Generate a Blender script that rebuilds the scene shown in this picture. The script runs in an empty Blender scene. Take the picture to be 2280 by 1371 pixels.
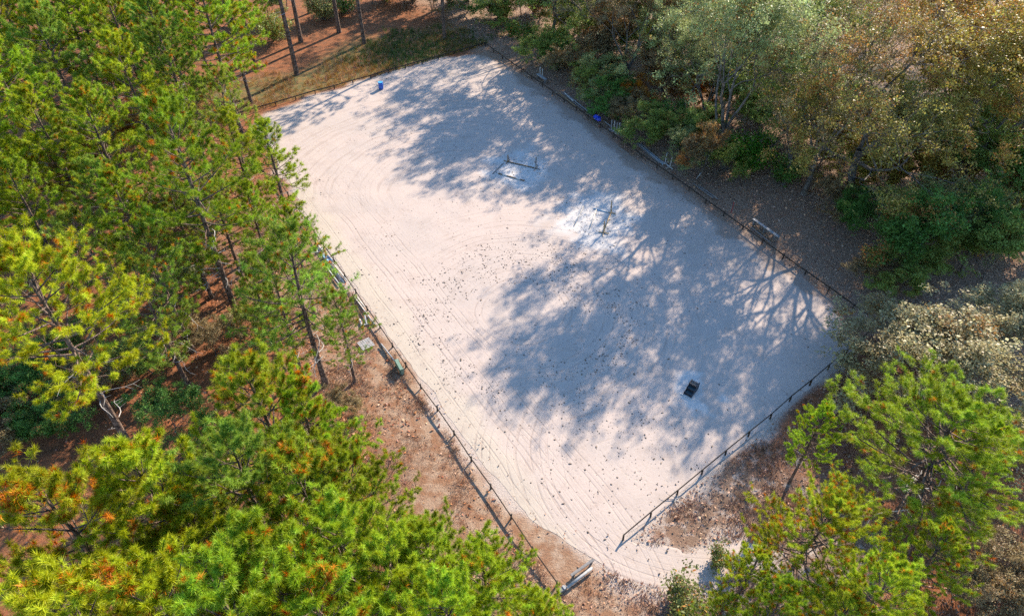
import bpy, bmesh, math, random
import numpy as np
from mathutils import Vector, Matrix, Euler

R = math.radians
SC = bpy.context.scene
COL = SC.collection

# ------------------------------------------------------------------ camera
CAM_H, CAM_P, FPX = 37.0, R(42.5), 1520.0
cam_d = bpy.data.cameras.new('camera')
cam_d.sensor_width = 36.0
cam_d.lens = 24.0
cam_d.clip_start = 0.5
cam_d.clip_end = 6000
cam = bpy.data.objects.new('camera', cam_d)
COL.objects.link(cam)
cam.location = (0, 0, CAM_H)
cam.rotation_euler = (R(90) - CAM_P, 0, 0)
SC.camera = cam

# ------------------------------------------------------------------ world + sun
SUN_EL, SUN_AZ = R(29), R(56)          # azimuth of the sun, counter-clockwise from +x
W = bpy.data.worlds.new('World')
SC.world = W
W.use_nodes = True
wn = W.node_tree
bg = wn.nodes['Background']
sky = wn.nodes.new('ShaderNodeTexSky')
sky.sky_type = 'NISHITA'
sky.sun_disc = False
sky.sun_elevation = SUN_EL
sky.sun_rotation = R(90) - SUN_AZ
sky.air_density = 1.3
sky.dust_density = 0.0
sky.ozone_density = 6.0
wn.links.new(sky.outputs[0], bg.inputs[0])
bg.inputs[1].default_value = 0.15
sl = bpy.data.lights.new('sun', 'SUN')
sl.energy = 5.0
sl.angle = R(0.53)
sl.color = (1.0, 0.87, 0.70)
so = bpy.data.objects.new('sun', sl)
COL.objects.link(so)
sd = Vector((math.cos(SUN_EL) * math.cos(SUN_AZ), math.cos(SUN_EL) * math.sin(SUN_AZ), math.sin(SUN_EL)))
so.rotation_euler = sd.to_track_quat('Z', 'Y').to_euler()
so.location = (60, 90, 80)
SC.view_settings.view_transform = 'Standard'
SC.view_settings.look = 'None'
SC.view_settings.gamma = 1
SC.view_settings.use_curve_mapping = False
SC.view_settings.exposure = 1.45
SC.cycles.use_denoising = False
SC.cycles.max_bounces = 4
SC.cycles.diffuse_bounces = 2
SC.cycles.transmission_bounces = 3
SC.cycles.glossy_bounces = 2
SC.cycles.sample_clamp_indirect = 4.0

# ------------------------------------------------------------------ helpers
_cf = np.array([0, math.cos(CAM_P), -math.sin(CAM_P)])
_cu = np.array([0, math.sin(CAM_P), math.cos(CAM_P)])
def gp(x, y, z=0.0):
    """survey point: photo pixel -> world point on the level z"""
    d = np.array([(x - 1140) / FPX, 0, 0]) + (685.5 - y) / FPX * _cu + _cf
    t = (z - CAM_H) / d[2]
    return Vector((t * d[0], t * d[1], z))

def tag(o, label=None, cat=None, group=None, kind=None):
    if label: o['label'] = label
    if cat: o['category'] = cat
    if group: o['group'] = group
    if kind: o['kind'] = kind
    return o

def empty(name, loc=(0, 0, 0), rz=0.0, label=None, cat=None, group=None):
    o = bpy.data.objects.new(name, None)
    COL.objects.link(o)
    o.empty_display_size = 0.3
    o.location = loc
    o.rotation_euler = (0, 0, rz)
    return tag(o, label, cat, group)

def link(name, me, mat=None, parent=None):
    o = bpy.data.objects.new(name, me)
    COL.objects.link(o)
    if mat and not me.materials: me.materials.append(mat)
    if parent: o.parent = parent
    return o

def mesh_np(name, v, faces, attrs=None, smooth=False):
    """faces: list of (M,k) int arrays"""
    me = bpy.data.meshes.new(name)
    v = np.asarray(v, np.float32)
    me.vertices.add(len(v))
    me.vertices.foreach_set('co', v.ravel())
    faces = [np.asarray(f, np.int32) for f in faces if len(f)]
    nl = sum(f.size for f in faces); nf = sum(len(f) for f in faces)
    me.loops.add(nl); me.polygons.add(nf)
    me.loops.foreach_set('vertex_index', np.concatenate([f.ravel() for f in faces]))
    tot = np.concatenate([np.full(len(f), f.shape[1], np.int32) for f in faces])
    st = np.concatenate([[0], np.cumsum(tot)[:-1]]).astype(np.int32)
    me.polygons.foreach_set('loop_start', st)
    me.polygons.foreach_set('loop_total', tot)
    if smooth: me.polygons.foreach_set('use_smooth', np.ones(nf, bool))
    for k, (dom, a) in (attrs or {}).items():
        at = me.attributes.new(k, 'FLOAT', dom)
        at.data.foreach_set('value', np.asarray(a, np.float32))
    me.update(calc_edges=True)
    return me

class MB:
    """collects boxes and tubes into one mesh"""
    def __init__(s): s.bm = bmesh.new()
    def box(s, size, loc=(0, 0, 0), rot=(0, 0, 0), bevel=0.008):
        m = Matrix.Translation(loc) @ Euler(rot).to_matrix().to_4x4() @ Matrix.Diagonal((*size, 1))
        r = bmesh.ops.create_cube(s.bm, size=1, matrix=m)
        if bevel:
            es = list({e for v in r['verts'] for e in v.link_edges})
            bmesh.ops.bevel(s.bm, geom=es, offset=bevel, segments=1, affect='EDGES')
        return s
    def tube(s, a, b, r0, r1=None, n=10, caps=True):
        a, b = Vector(a), Vector(b); r1 = r0 if r1 is None else r1
        q = (b - a).to_track_quat('Z', 'Y').to_matrix().to_4x4()
        m = Matrix.Translation((a + b) / 2) @ q
        bmesh.ops.create_cone(s.bm, cap_ends=caps, segments=n, radius1=r0, radius2=r1, depth=(b - a).length, matrix=m)
        return s
    def lathe(s, prof, n=20):
        rings = []
        for r, z in prof:
            rings.append([s.bm.verts.new((r * math.cos(2 * math.pi * i / n), r * math.sin(2 * math.pi * i / n), z)) for i in range(n)])
        for a, b in zip(rings, rings[1:]):
            for i in range(n): s.bm.faces.new((a[i], a[(i + 1) % n], b[(i + 1) % n], b[i]))
        s.bm.faces.new(rings[0][::-1]); s.bm.faces.new(rings[-1])
        return s
    def prism(s, poly, depth):
        """polygon in the x-z plane pushed along y"""
        a = [s.bm.verts.new((x, -depth / 2, z)) for x, z in poly]
        b = [s.bm.verts.new((x, depth / 2, z)) for x, z in poly]
        n = len(poly)
        s.bm.faces.new(a); s.bm.faces.new(b[::-1])
        for i in range(n): s.bm.faces.new((a[i], b[i], b[(i + 1) % n], a[(i + 1) % n]))
        return s
    def mesh(s, name, smooth=False):
        bmesh.ops.recalc_face_normals(s.bm, faces=s.bm.faces)
        me = bpy.data.meshes.new(name); s.bm.to_mesh(me); s.bm.free()
        if smooth:
            for p in me.polygons: p.use_smooth = True
        return me
    def build(s, name, mat, parent=None, smooth=False):
        return link(name, s.mesh(name, smooth), mat, parent)

# ------------------------------------------------------------------ materials
def newmat(name):
    m = bpy.data.materials.new(name); m.use_nodes = True
    nt = m.node_tree
    return m, nt, nt.nodes['Principled BSDF']
def nd(nt, t, **kw):
    n = nt.nodes.new(t)
    for k, v in kw.items():
        if k in n.inputs.keys(): n.inputs[k].default_value = v
        else: setattr(n, k, v)
    return n
def math_n(nt, op, a, b=None, c=None, clamp=False):
    n = nt.nodes.new('ShaderNodeMath'); n.operation = op; n.use_clamp = clamp
    for i, x in enumerate((a, b, c)):
        if x is None: continue
        if hasattr(x, 'links'): nt.links.new(x, n.inputs[i])
        else: n.inputs[i].default_value = x
    return n.outputs[0]
def mix_c(nt, f, a, b, mode='MIX'):
    n = nt.nodes.new('ShaderNodeMix'); n.data_type = 'RGBA'; n.blend_type = mode
    for i, x in ((0, f), (6, a), (7, b)):
        if hasattr(x, 'links'): nt.links.new(x, n.inputs[i])
        elif i == 0: n.inputs[0].default_value = x
        else: n.inputs[i].default_value = (*x, 1) if len(x) == 3 else x
    return n.outputs[2]
def noise(nt, vec, scale, detail=3, rough=0.55):
    n = nd(nt, 'ShaderNodeTexNoise', Scale=scale, Detail=detail, Roughness=rough)
    if vec: nt.links.new(vec, n.inputs['Vector'])
    return n.outputs['Fac']
def ramp(nt, fac, lo, hi):
    n = nt.nodes.new('ShaderNodeMapRange'); n.inputs[1].default_value = lo; n.inputs[2].default_value = hi
    n.interpolation_type = 'SMOOTHSTEP'
    nt.links.new(fac, n.inputs[0])
    return n.outputs[0]
def attr(nt, name):
    n = nt.nodes.new('ShaderNodeAttribute'); n.attribute_name = name
    return n.outputs['Fac']
def bump(nt, h, bsdf, strength=0.5, dist=0.05):
    b = nd(nt, 'ShaderNodeBump', Strength=strength, Distance=dist)
    nt.links.new(h, b.inputs['Height']); nt.links.new(b.outputs[0], bsdf.inputs['Normal'])
def objco(nt):
    return nt.nodes.new('ShaderNodeTexCoord').outputs['Object']

def simple(name, c1, c2, rough=0.7, scale=6.0, spec=0.3, bstr=0.25):
    """weathered paint, wood or plastic"""
    m, nt, b = newmat(name)
    co = objco(nt)
    f = ramp(nt, noise(nt, co, scale, 5, 0.65), 0.35, 0.68)
    nt.links.new(mix_c(nt, f, c1, c2), b.inputs['Base Color'])
    b.inputs['Roughness'].default_value = rough
    b.inputs['Specular IOR Level'].default_value = spec
    bump(nt, noise(nt, co, scale * 6, 3), b, bstr, 0.01)
    return m
M = {}
M['rail'] = simple('dark_creosote_wood', (0.018, 0.014, 0.012), (0.045, 0.034, 0.027), 0.8)
M['white'] = simple('weathered_white_paint', (0.50, 0.49, 0.47), (0.33, 0.31, 0.28), 0.55)
M['grey'] = simple('weathered_grey_wood', (0.20, 0.19, 0.185), (0.13, 0.118, 0.108), 0.85)
M['grey_and_shaded'] = simple('pale_grey_and_shaded_white', (0.30, 0.305, 0.315), (0.21, 0.205, 0.20), 0.6)  # grey gear, and white gear at the right fence with its shade painted in
M['brown'] = simple('brown_timber', (0.16, 0.10, 0.055), (0.24, 0.16, 0.095), 0.85)
M['tan'] = simple('tan_timber', (0.36, 0.26, 0.15), (0.26, 0.18, 0.10), 0.85)
M['green'] = simple('dull_green_paint', (0.11, 0.19, 0.135), (0.17, 0.23, 0.18), 0.6)
M['blue'] = simple('blue_drum_plastic', (0.012, 0.085, 0.42), (0.02, 0.12, 0.5), 0.4, 5, 0.5, 0.05)
M['bluel'] = simple('light_blue_drum_lid', (0.03, 0.30, 0.62), (0.05, 0.36, 0.66), 0.4, 5, 0.5, 0.05)
M['tarp'] = simple('bright_blue_tarpaulin', (0.012, 0.05, 0.62), (0.015, 0.07, 0.75), 0.45, 4, 0.5, 0.3)
M['teal'] = simple('dark_teal_plastic', (0.012, 0.055, 0.065), (0.02, 0.08, 0.09), 0.5)
M['sky'] = simple('pale_blue_paint', (0.18, 0.34, 0.48), (0.25, 0.38, 0.47), 0.6)
M['black'] = simple('black_moulded_plastic', (0.012, 0.014, 0.022), (0.022, 0.025, 0.034), 0.5, 8, 0.5, 0.1)
M['red'] = simple('red_paint', (0.25, 0.03, 0.03), (0.3, 0.05, 0.05), 0.6)
M['dead'] = simple('bleached_dead_wood', (0.42, 0.39, 0.36), (0.28, 0.25, 0.22), 0.9)

def bark(name, c1, c2, scale):
    m, nt, b = newmat(name)
    co = objco(nt)
    mp = nt.nodes.new('ShaderNodeMapping'); mp.inputs['Scale'].default_value = (1, 1, 0.25)
    nt.links.new(co, mp.inputs[0])
    v = nd(nt, 'ShaderNodeTexVoronoi', Scale=scale); v.feature = 'DISTANCE_TO_EDGE'
    nt.links.new(mp.outputs[0], v.inputs['Vector'])
    f = ramp(nt, v.outputs['Distance'], 0.02, 0.25)
    n = noise(nt, co, 3, 4)
    c = mix_c(nt, f, c1, c2)
    c = mix_c(nt, ramp(nt, n, 0.4, 0.7), c, tuple(x * 1.45 for x in c2))
    nt.links.new(c, b.inputs['Base Color'])
    b.inputs['Roughness'].default_value = 0.9
    b.inputs['Specular IOR Level'].default_value = 0.15
    bump(nt, f, b, 0.7, 0.04)
    return m
M['pbark'] = bark('pine_bark', (0.045, 0.03, 0.024), (0.15, 0.105, 0.08), 9)
M['obark'] = bark('hardwood_bark', (0.05, 0.043, 0.036), (0.15, 0.13, 0.11), 11)

def foliage(name, old, transl, spec, rough):
    """object colour = leaf colour, its alpha = share of leaves still green"""
    m, nt, b = newmat(name)
    out = nt.nodes['Material Output']
    oi = nt.nodes.new('ShaderNodeObjectInfo')
    var, age = attr(nt, 'var'), attr(nt, 'age')
    base = mix_c(nt, math_n(nt, 'GREATER_THAN', age, oi.outputs['Alpha']), oi.outputs['Color'], old)
    hs = nt.nodes.new('ShaderNodeHueSaturation')
    nt.links.new(base, hs.inputs['Color'])
    nt.links.new(math_n(nt, 'MULTIPLY_ADD', var, 0.05, 0.462), hs.inputs['Hue'])
    nt.links.new(math_n(nt, 'MULTIPLY_ADD', var, -0.10, 1.12), hs.inputs['Saturation'])
    nt.links.new(math_n(nt, 'MULTIPLY_ADD', var, 1.1, 0.45), hs.inputs['Value'])
    c = hs.outputs[0]
    nt.links.new(c, b.inputs['Base Color'])
    b.inputs['Roughness'].default_value = rough
    b.inputs['Specular IOR Level'].default_value = spec
    t = nt.nodes.new('ShaderNodeBsdfTranslucent')
    nt.links.new(c, t.inputs['Color'])
    mx = nt.nodes.new('ShaderNodeMixShader'); mx.inputs[0].default_value = transl
    nt.links.new(b.outputs[0], mx.inputs[1]); nt.links.new(t.outputs[0], mx.inputs[2])
    nt.links.new(mx.outputs[0], out.inputs['Surface'])
    return m
M['needle'] = foliage('pine_needles', (0.50, 0.20, 0.03), 0.38, 0.25, 0.5)
M['leaf'] = foliage('broad_leaves', (0.36, 0.20, 0.06), 0.38, 0.25, 0.5)
M['litter'] = foliage('fallen_leaves', (0.40, 0.24, 0.15), 0.15, 0.35, 0.6)

# ------------------------------------------------------------------ outlines of the place
rng = np.random.default_rng(7)
random.seed(11)
FL, TOP, RT, NR, NL = gp(522, 262), gp(1080, 103), gp(1957, 728), gp(1388, 1202), gp(1240, 1302)
def vnoise(x, y, s, seed=0):
    """cheap smooth value noise, numpy"""
    x = np.asarray(x, float) / s + 31.7 * seed + 500; y = np.asarray(y, float) / s - 17.3 * seed + 500
    xi, yi = np.floor(x), np.floor(y); fx, fy = x - xi, y - yi
    fx = fx * fx * (3 - 2 * fx); fy = fy * fy * (3 - 2 * fy)
    h = lambda a, b: np.modf(np.abs(np.sin(a * 127.1 + b * 311.7 + seed * 7.7) * 43758.5453))[0]
    return (h(xi, yi) * (1 - fx) + h(xi + 1, yi) * fx) * (1 - fy) + (h(xi, yi + 1) * (1 - fx) + h(xi + 1, yi + 1) * fx) * fy
def seg_d(X, Y, a, b):
    ax, ay = a[0], a[1]; bx, by = b[0] - ax, b[1] - ay
    t = np.clip(((X - ax) * bx + (Y - ay) * by) / (bx * bx + by * by), 0, 1)
    return np.hypot(X - ax - t * bx, Y - ay - t * by)
def inside(X, Y, poly):
    r = np.zeros(np.shape(X), bool); n = len(poly)
    for i in range(n):
        x0, y0 = poly[i][:2]; x1, y1 = poly[(i + 1) % n][:2]
        c = ((y0 > Y) != (y1 > Y)) & (X < (x1 - x0) * (Y - y0) / (y1 - y0 + 1e-12) + x0)
        r ^= c
    return r
def sstep(x, a, b):
    t = np.clip((x - a) / (b - a), 0, 1); return t * t * (3 - 2 * t)

SAND_PX = [(572, 280), (610, 252), (720, 213), (800, 186), (900, 156), (1000, 131), (1060, 124), (1110, 138), (1160, 168),
           (1230, 214), (1300, 266), (1400, 342), (1500, 413), (1600, 486), (1700, 553), (1790, 620), (1838, 664), (1868, 712),
           (1877, 760), (1862, 808), (1825, 848), (1757, 897), (1690, 962), (1600, 1034), (1500, 1112), (1430, 1164), (1392, 1190),
           (1380, 1230), (1360, 1262), (1310, 1240), (1240, 1192), (1180, 1150), (1124, 1085), (1064, 1010), (1004, 930), (934, 835), (874, 757),
           (806, 660), (748, 575), (708, 520), (664, 440), (624, 370), (592, 315)]
SAND = [gp(*p) for p in SAND_PX]
PATH_PX = [(1330, 1150), (1390, 1190), (1425, 1212), (1500, 1226), (1560, 1232), (1620, 1212), (1690, 1205), (1700, 1240), (1640, 1275), (1590, 1300), (1540, 1312), (1470, 1308), (1400, 1288), (1325, 1248), (1300, 1200)]
PATHP = [gp(*p) for p in PATH_PX]

# ------------------------------------------------------------------ ground sheet
def axis():
    a = np.arange(-100, 141, 0.8)
    o = np.array([3, 8, 18, 40, 90, 200, 450, 1000, 2500.0])
    return np.concatenate([-100 - o[::-1], a, a[-1] + o])
gx, gy = axis(), axis()
X, Y = np.meshgrid(gx, gy)
nr = math.hypot(RT.x - TOP.x, RT.y - TOP.y)
side_r = ((X - TOP.x) * -(RT.y - TOP.y) + (Y - TOP.y) * (RT.x - TOP.x)) / nr     # distance beyond the right fence
side_l = ((X - FL.x) * (NL.y - FL.y) - (Y - FL.y) * (NL.x - FL.x)) / math.hypot(NL.x - FL.x, NL.y - FL.y)   # sign fixed below
if side_l[np.argmin(np.hypot(X - 0, Y - 50)) // X.shape[1], np.argmin(np.hypot(X - 0, Y - 50)) % X.shape[1]] > 0: side_l = -side_l
side_f = ((X - FL.x) * -(TOP.y - FL.y) + (Y - FL.y) * (TOP.x - FL.x)) / math.hypot(TOP.x - FL.x, TOP.y - FL.y)
n1 = vnoise(X, Y, 6, 1); n2 = vnoise(X, Y, 2.2, 2)
oak = sstep(side_r + (n1 - .5) * 4, -2.5, 0.5)
verge = sstep(side_l + (n2 - .5) * 1.5, -4.0, -3.0) * (1 - sstep(side_l + (n1 - .5) * 5, 4.0, 8.0)) * sstep(70 - Y, 5, 30)
grass = sstep(side_f, 0.0, 1.0) * (1 - sstep(side_f + (n1 - .5) * 6, 7, 13)) * (1 - sstep(side_r, -2, 2))
corner = 1 - sstep(np.hypot(X - gp(1620, 1190).x, Y - gp(1620, 1190).y) + (n1 - .5) * 6, 4.0, 9.5)
drk = np.clip(corner, 0, 1)
inn = inside(X, Y, SAND)
Z = (vnoise(X, Y, 3.0, 4) - .5) * 0.10 + (vnoise(X, Y, 9.0, 5) - .5) * 0.16
dmin = np.full(X.shape, 1e9)
for i in range(len(SAND)): dmin = np.minimum(dmin, seg_d(X, Y, SAND[i], SAND[(i + 1) % len(SAND)]))
for i in range(len(PATHP)): dmin = np.minimum(dmin, seg_d(X, Y, PATHP[i], PATHP[(i + 1) % len(PATHP)]))
inp = inside(X, Y, PATHP)
sgn = np.where(inn | inp, -dmin, dmin)
Z = np.where(sgn < 0, -0.012, Z * sstep(sgn, 0.6, 3.0) - 0.004)
ny_, nx_ = X.shape
idx = np.arange(nx_ * ny_).reshape(ny_, nx_)
gf = np.stack([idx[:-1, :-1], idx[:-1, 1:], idx[1:, 1:], idx[1:, :-1]], -1).reshape(-1, 4)
spill = np.clip(1 - sstep(sgn + (n2 - .5) * 1.4, 0.0, 1.3), 0, 1) * (1 - 0.55 * oak)
me = mesh_np('ground', np.stack([X, Y, Z], -1).reshape(-1, 3), [gf],
             {'oak': ('POINT', oak.ravel()), 'verge': ('POINT', verge.ravel()), 'grass': ('POINT', grass.ravel()),
              'corner': ('POINT', drk.ravel()), 'spill': ('POINT', spill.ravel())}, smooth=True)
m, nt, b = newmat('forest_floor')
co = objco(nt)
fine = noise(nt, co, 9, 4, 0.7); mid = noise(nt, co, 1.3, 4); big = noise(nt, co, 0.22, 3); vf = noise(nt, co, 28, 2, .6)
straw = mix_c(nt, ramp(nt, mid, .35, .65), (0.27, 0.095, 0.040), (0.13, 0.058, 0.03))
straw = mix_c(nt, ramp(nt, fine, .45, .72), straw, (0.27, 0.13, 0.065))
lit = mix_c(nt, ramp(nt, fine, .38, .66), (0.13, 0.08, 0.055), (0.44, 0.30, 0.21))
lit = mix_c(nt, ramp(nt, mid, .5, .75), lit, (0.26, 0.14, 0.085))
vg = mix_c(nt, ramp(nt, mid, .35, .65), (0.26, 0.13, 0.070), (0.38, 0.26, 0.175))
vg = mix_c(nt, ramp(nt, vf, .45, .7), vg, (0.14, 0.085, 0.055))
gr = mix_c(nt, ramp(nt, mid, .35, .65), (0.20, 0.12, 0.045), (0.10, 0.10, 0.04))
cr = mix_c(nt, ramp(nt, mid, .50, .66), (0.20, 0.13, 0.09), (0.38, 0.31, 0.26))
cr = mix_c(nt, ramp(nt, fine, .5, .7), cr, (0.13, 0.08, 0.055))
c = mix_c(nt, attr(nt, 'verge'), straw, vg)
c = mix_c(nt, attr(nt, 'grass'), c, gr)
c = mix_c(nt, attr(nt, 'oak'), c, lit)
c = mix_c(nt, attr(nt, 'corner'), c, cr)
sp = ramp(nt, math_n(nt, 'ADD', attr(nt, 'spill'), math_n(nt, 'MULTIPLY_ADD', vf, 1.6, -0.8)), .25, .95)
c = mix_c(nt, sp, c, (0.41, 0.34, 0.29))
nt.links.new(c, b.inputs['Base Color'])
b.inputs['Roughness'].default_value = 0.95
b.inputs['Specular IOR Level'].default_value = 0.1
bump(nt, math_n(nt, 'ADD', fine, math_n(nt, 'MULTIPLY', vf, 0.5)), b, 0.8, 0.09)
tag(link('ground', me, m), 'forest floor of rust pine straw, brown leaf litter and dry grass', None, None, 'structure')

# ------------------------------------------------------------------ sand
def refine(poly, step, amp, seed):
    pts = []
    n = len(poly)
    for i in range(n):                      # closed Catmull-Rom
        p0, p1, p2, p3 = (np.array(poly[(i + k - 1) % n][:2]) for k in range(4))
        L = np.linalg.norm(p2 - p1); k = max(2, int(L / step))
        for j in range(k):
            t = j / k
            pts.append(0.5 * ((2 * p1) + (-p0 + p2) * t + (2 * p0 - 5 * p1 + 4 * p2 - p3) * t * t + (-p0 + 3 * p1 - 3 * p2 + p3) * t ** 3))
    pts = np.array(pts)
    d = np.roll(pts, -1, 0) - np.roll(pts, 1, 0)
    nrm = np.stack([d[:, 1], -d[:, 0]], 1) / np.linalg.norm(d, axis=1)[:, None]
    w = (vnoise(pts[:, 0], pts[:, 1], 1.6, seed) - .5) * amp + (vnoise(pts[:, 0], pts[:, 1], .45, seed + 1) - .5) * amp * .6
    return pts + nrm * w[:, None]
C_RING = gp(1165, 690); C_A = gp(1010, 420); C_B = gp(980, 600); C_EXIT = gp(1500, 1010); C_R = gp(1560, 690)
J1, J2, MB_P = gp(1155, 378), gp(1325, 492), gp(1540, 868)
def sand_attrs(P):
    x, y = P[:, 0], P[:, 1]
    dl = seg_d(x, y, FL, NL)
    ring = np.hypot(x - C_RING.x, y - C_RING.y)
    da = np.hypot(x - C_A.x, y - C_A.y)
    db = np.hypot(x - C_B.x, y - C_B.y)
    de = np.hypot(x - C_EXIT.x, y - C_EXIT.y)
    wl = (1 - sstep(dl, 5.0, 8.5)) * sstep(75 - y, 8, 30)
    wr = sstep(ring, 2.0, 4.0) * (1 - sstep(ring, 12.5, 16)) * (1 - wl)
    wa = sstep(da, 5, 7) * (1 - sstep(da, 20, 24)) * sstep(y, 50, 62) * sstep(-x, -2, 6)
    we = sstep(de, 6, 8) * (1 - sstep(de, 16, 20)) * sstep(34 - y, 0, 6)
    nz = vnoise(x, y, 1.3, 9)
    white = np.zeros(len(x))
    for p, r in ((J1, 3.6), (J2, 4.2), (MB_P, 1.5)):
        q = np.hypot(x - p.x, (y - p.y) * .85) + (nz - .5) * 2.2 + (vnoise(x, y, .5, 12) - .5) * 1.4
        white = np.maximum(white, 1 - sstep(q, r * .55, r * 1.15))
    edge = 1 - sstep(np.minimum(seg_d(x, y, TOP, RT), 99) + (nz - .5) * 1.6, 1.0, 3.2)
    pale = 1 - sstep(dl + (nz - .5) * 1.2, 1.2, 3.2)
    return dict(dl=dl, ring=ring, da=da, de=de, wl=wl, wr=wr, wa=wa, we=we, white=white, edge=edge, pale=pale)
def sand_z(P):
    return (vnoise(P[:, 0], P[:, 1], 5, 20) - .5) * 0.05 + (vnoise(P[:, 0], P[:, 1], 1.4, 21) - .5) * 0.03
def star_sheet(name, poly, cen, rings, z0, step, amp, seed, lift=0.045):
    B = refine(poly, step, amp, seed); n = len(B)
    c = np.array(cen[:2])
    an = np.unwrap(np.arctan2(B[:, 1] - c[1], B[:, 0] - c[0])); rd = np.hypot(*(B - c).T)      # one radius per bearing
    if an[-1] < an[0]: an, rd = an[::-1], rd[::-1]
    an = np.maximum.accumulate(an)
    aa = an[0] + np.arange(n) * 2 * math.pi / n
    n2_ = np.concatenate([an, an[:1] + 2 * math.pi]); rr = np.interp(aa, n2_, np.concatenate([rd, rd[:1]]))
    B = c + np.stack([np.cos(aa), np.sin(aa)], 1) * rr[:, None]
    ts = np.linspace(0, 1, rings + 1)[1:]
    V = np.concatenate([[c]] + [c + (B - c) * t for t in ts])
    fall = np.concatenate([[1.0]] + [np.full(n, min(1, (1 - t) * 12)) for t in ts])
    z = z0 + lift * fall + sand_z(V) * fall * min(1, lift / .045)
    A = np.arange(n); Bn = (A + 1) % n
    tri = np.stack([np.zeros(n, int), 1 + A, 1 + Bn], 1)
    quads = [np.stack([1 + r * n + A, 1 + (r + 1) * n + A, 1 + (r + 1) * n + Bn, 1 + r * n + Bn], 1) for r in range(rings - 1)]
    at = {k: ('POINT', v) for k, v in sand_attrs(V).items()}
    return mesh_np(name, np.c_[V, z], [tri, np.concatenate(quads)], at, smooth=True)
m, nt, b = newmat('arena_sand')
M['sand'] = m
co = objco(nt)
nw = noise(nt, co, 0.16, 2)
def lines(a, freq, w, wob, lo=.52, hi=.72):
    n = nt.nodes.new('ShaderNodeTexNoise'); n.noise_dimensions = '1D'
    n.inputs['Scale'].default_value = 1.0; n.inputs['Detail'].default_value = 2.0
    nt.links.new(math_n(nt, 'ADD', math_n(nt, 'MULTIPLY', attr(nt, a), freq), math_n(nt, 'MULTIPLY', nw, wob)), n.inputs['W'])
    return math_n(nt, 'MULTIPLY', ramp(nt, n.outputs['Fac'], lo, hi), attr(nt, w))
g1 = lines('dl', 4.2, 'wl', 3); g2 = lines('ring', 3.6, 'wr', 3); g3 = lines('da', 1.9, 'wa', 3, .48, .7); g4 = lines('de', 4.0, 'we', 3)
g = math_n(nt, 'ADD', math_n(nt, 'ADD', g1, g2), math_n(nt, 'ADD', g3, g4))
gmod = math_n(nt, 'MULTIPLY', g, ramp(nt, noise(nt, co, 0.5, 5, .75), .30, .66))
fine = noise(nt, co, 14, 5, .7); mid = noise(nt, co, 2.0, 5, .65); big = noise(nt, co, .16, 3)
c = mix_c(nt, ramp(nt, big, .35, .65), (0.430, 0.348, 0.298), (0.400, 0.333, 0.290))
c = mix_c(nt, attr(nt, 'pale'), c, (0.43, 0.362, 0.290))
c = mix_c(nt, math_n(nt, 'MULTIPLY', ramp(nt, fine, .48, .72), .5), c, (0.26, 0.20, 0.165))
blot = noise(nt, co, 0.55, 5, .7)
c = mix_c(nt, math_n(nt, 'MULTIPLY', ramp(nt, blot, .48, .72), .38), c, (0.29, 0.225, 0.185))
vo = nd(nt, 'ShaderNodeTexVoronoi', Scale=2.6); vo.feature = 'F1'
nt.links.new(co, vo.inputs['Vector'])
pock = math_n(nt, 'MULTIPLY', math_n(nt, 'SUBTRACT', 1.0, ramp(nt, vo.outputs['Distance'], .08, .30)), ramp(nt, noise(nt, co, .45, 3), .42, .6))
c = mix_c(nt, math_n(nt, 'MULTIPLY', pock, .22), c, (0.22, 0.165, 0.135))
c = mix_c(nt, math_n(nt, 'MULTIPLY', gmod, .42), c, (0.24, 0.175, 0.14))
c = mix_c(nt, math_n(nt, 'MULTIPLY', attr(nt, 'white'), .75), c, (0.485, 0.465, 0.44))
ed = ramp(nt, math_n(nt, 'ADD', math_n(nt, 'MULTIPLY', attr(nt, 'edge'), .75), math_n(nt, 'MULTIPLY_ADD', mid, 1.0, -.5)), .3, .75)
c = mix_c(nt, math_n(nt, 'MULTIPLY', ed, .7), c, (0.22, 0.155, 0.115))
nt.links.new(c, b.inputs['Base Color'])
b.inputs['Roughness'].default_value = 0.95
b.inputs['Specular IOR Level'].default_value = 0.1
hh = math_n(nt, 'ADD', math_n(nt, 'ADD', math_n(nt, 'MULTIPLY', gmod, -.65), math_n(nt, 'MULTIPLY', pock, -.5)), math_n(nt, 'ADD', math_n(nt, 'MULTIPLY', fine, .5), math_n(nt, 'MULTIPLY', mid, .8)))
bump(nt, hh, b, 0.45, 0.05)
cen = gp(1215, 590)
tag(link('arena_sand', star_sheet('arena_sand', SAND, cen, 90, 0.004, 0.22, 0.26, 3), m), 'pale harrowed sand of the riding arena', None, None, 'structure')
tag(link('sand_path', star_sheet('sand_path', PATHP, gp(1470, 1255), 24, -0.002, 0.2, 0.6, 6, 0.012), m), 'pale sandy track leading out of the arena', None, None, 'structure')

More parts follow.
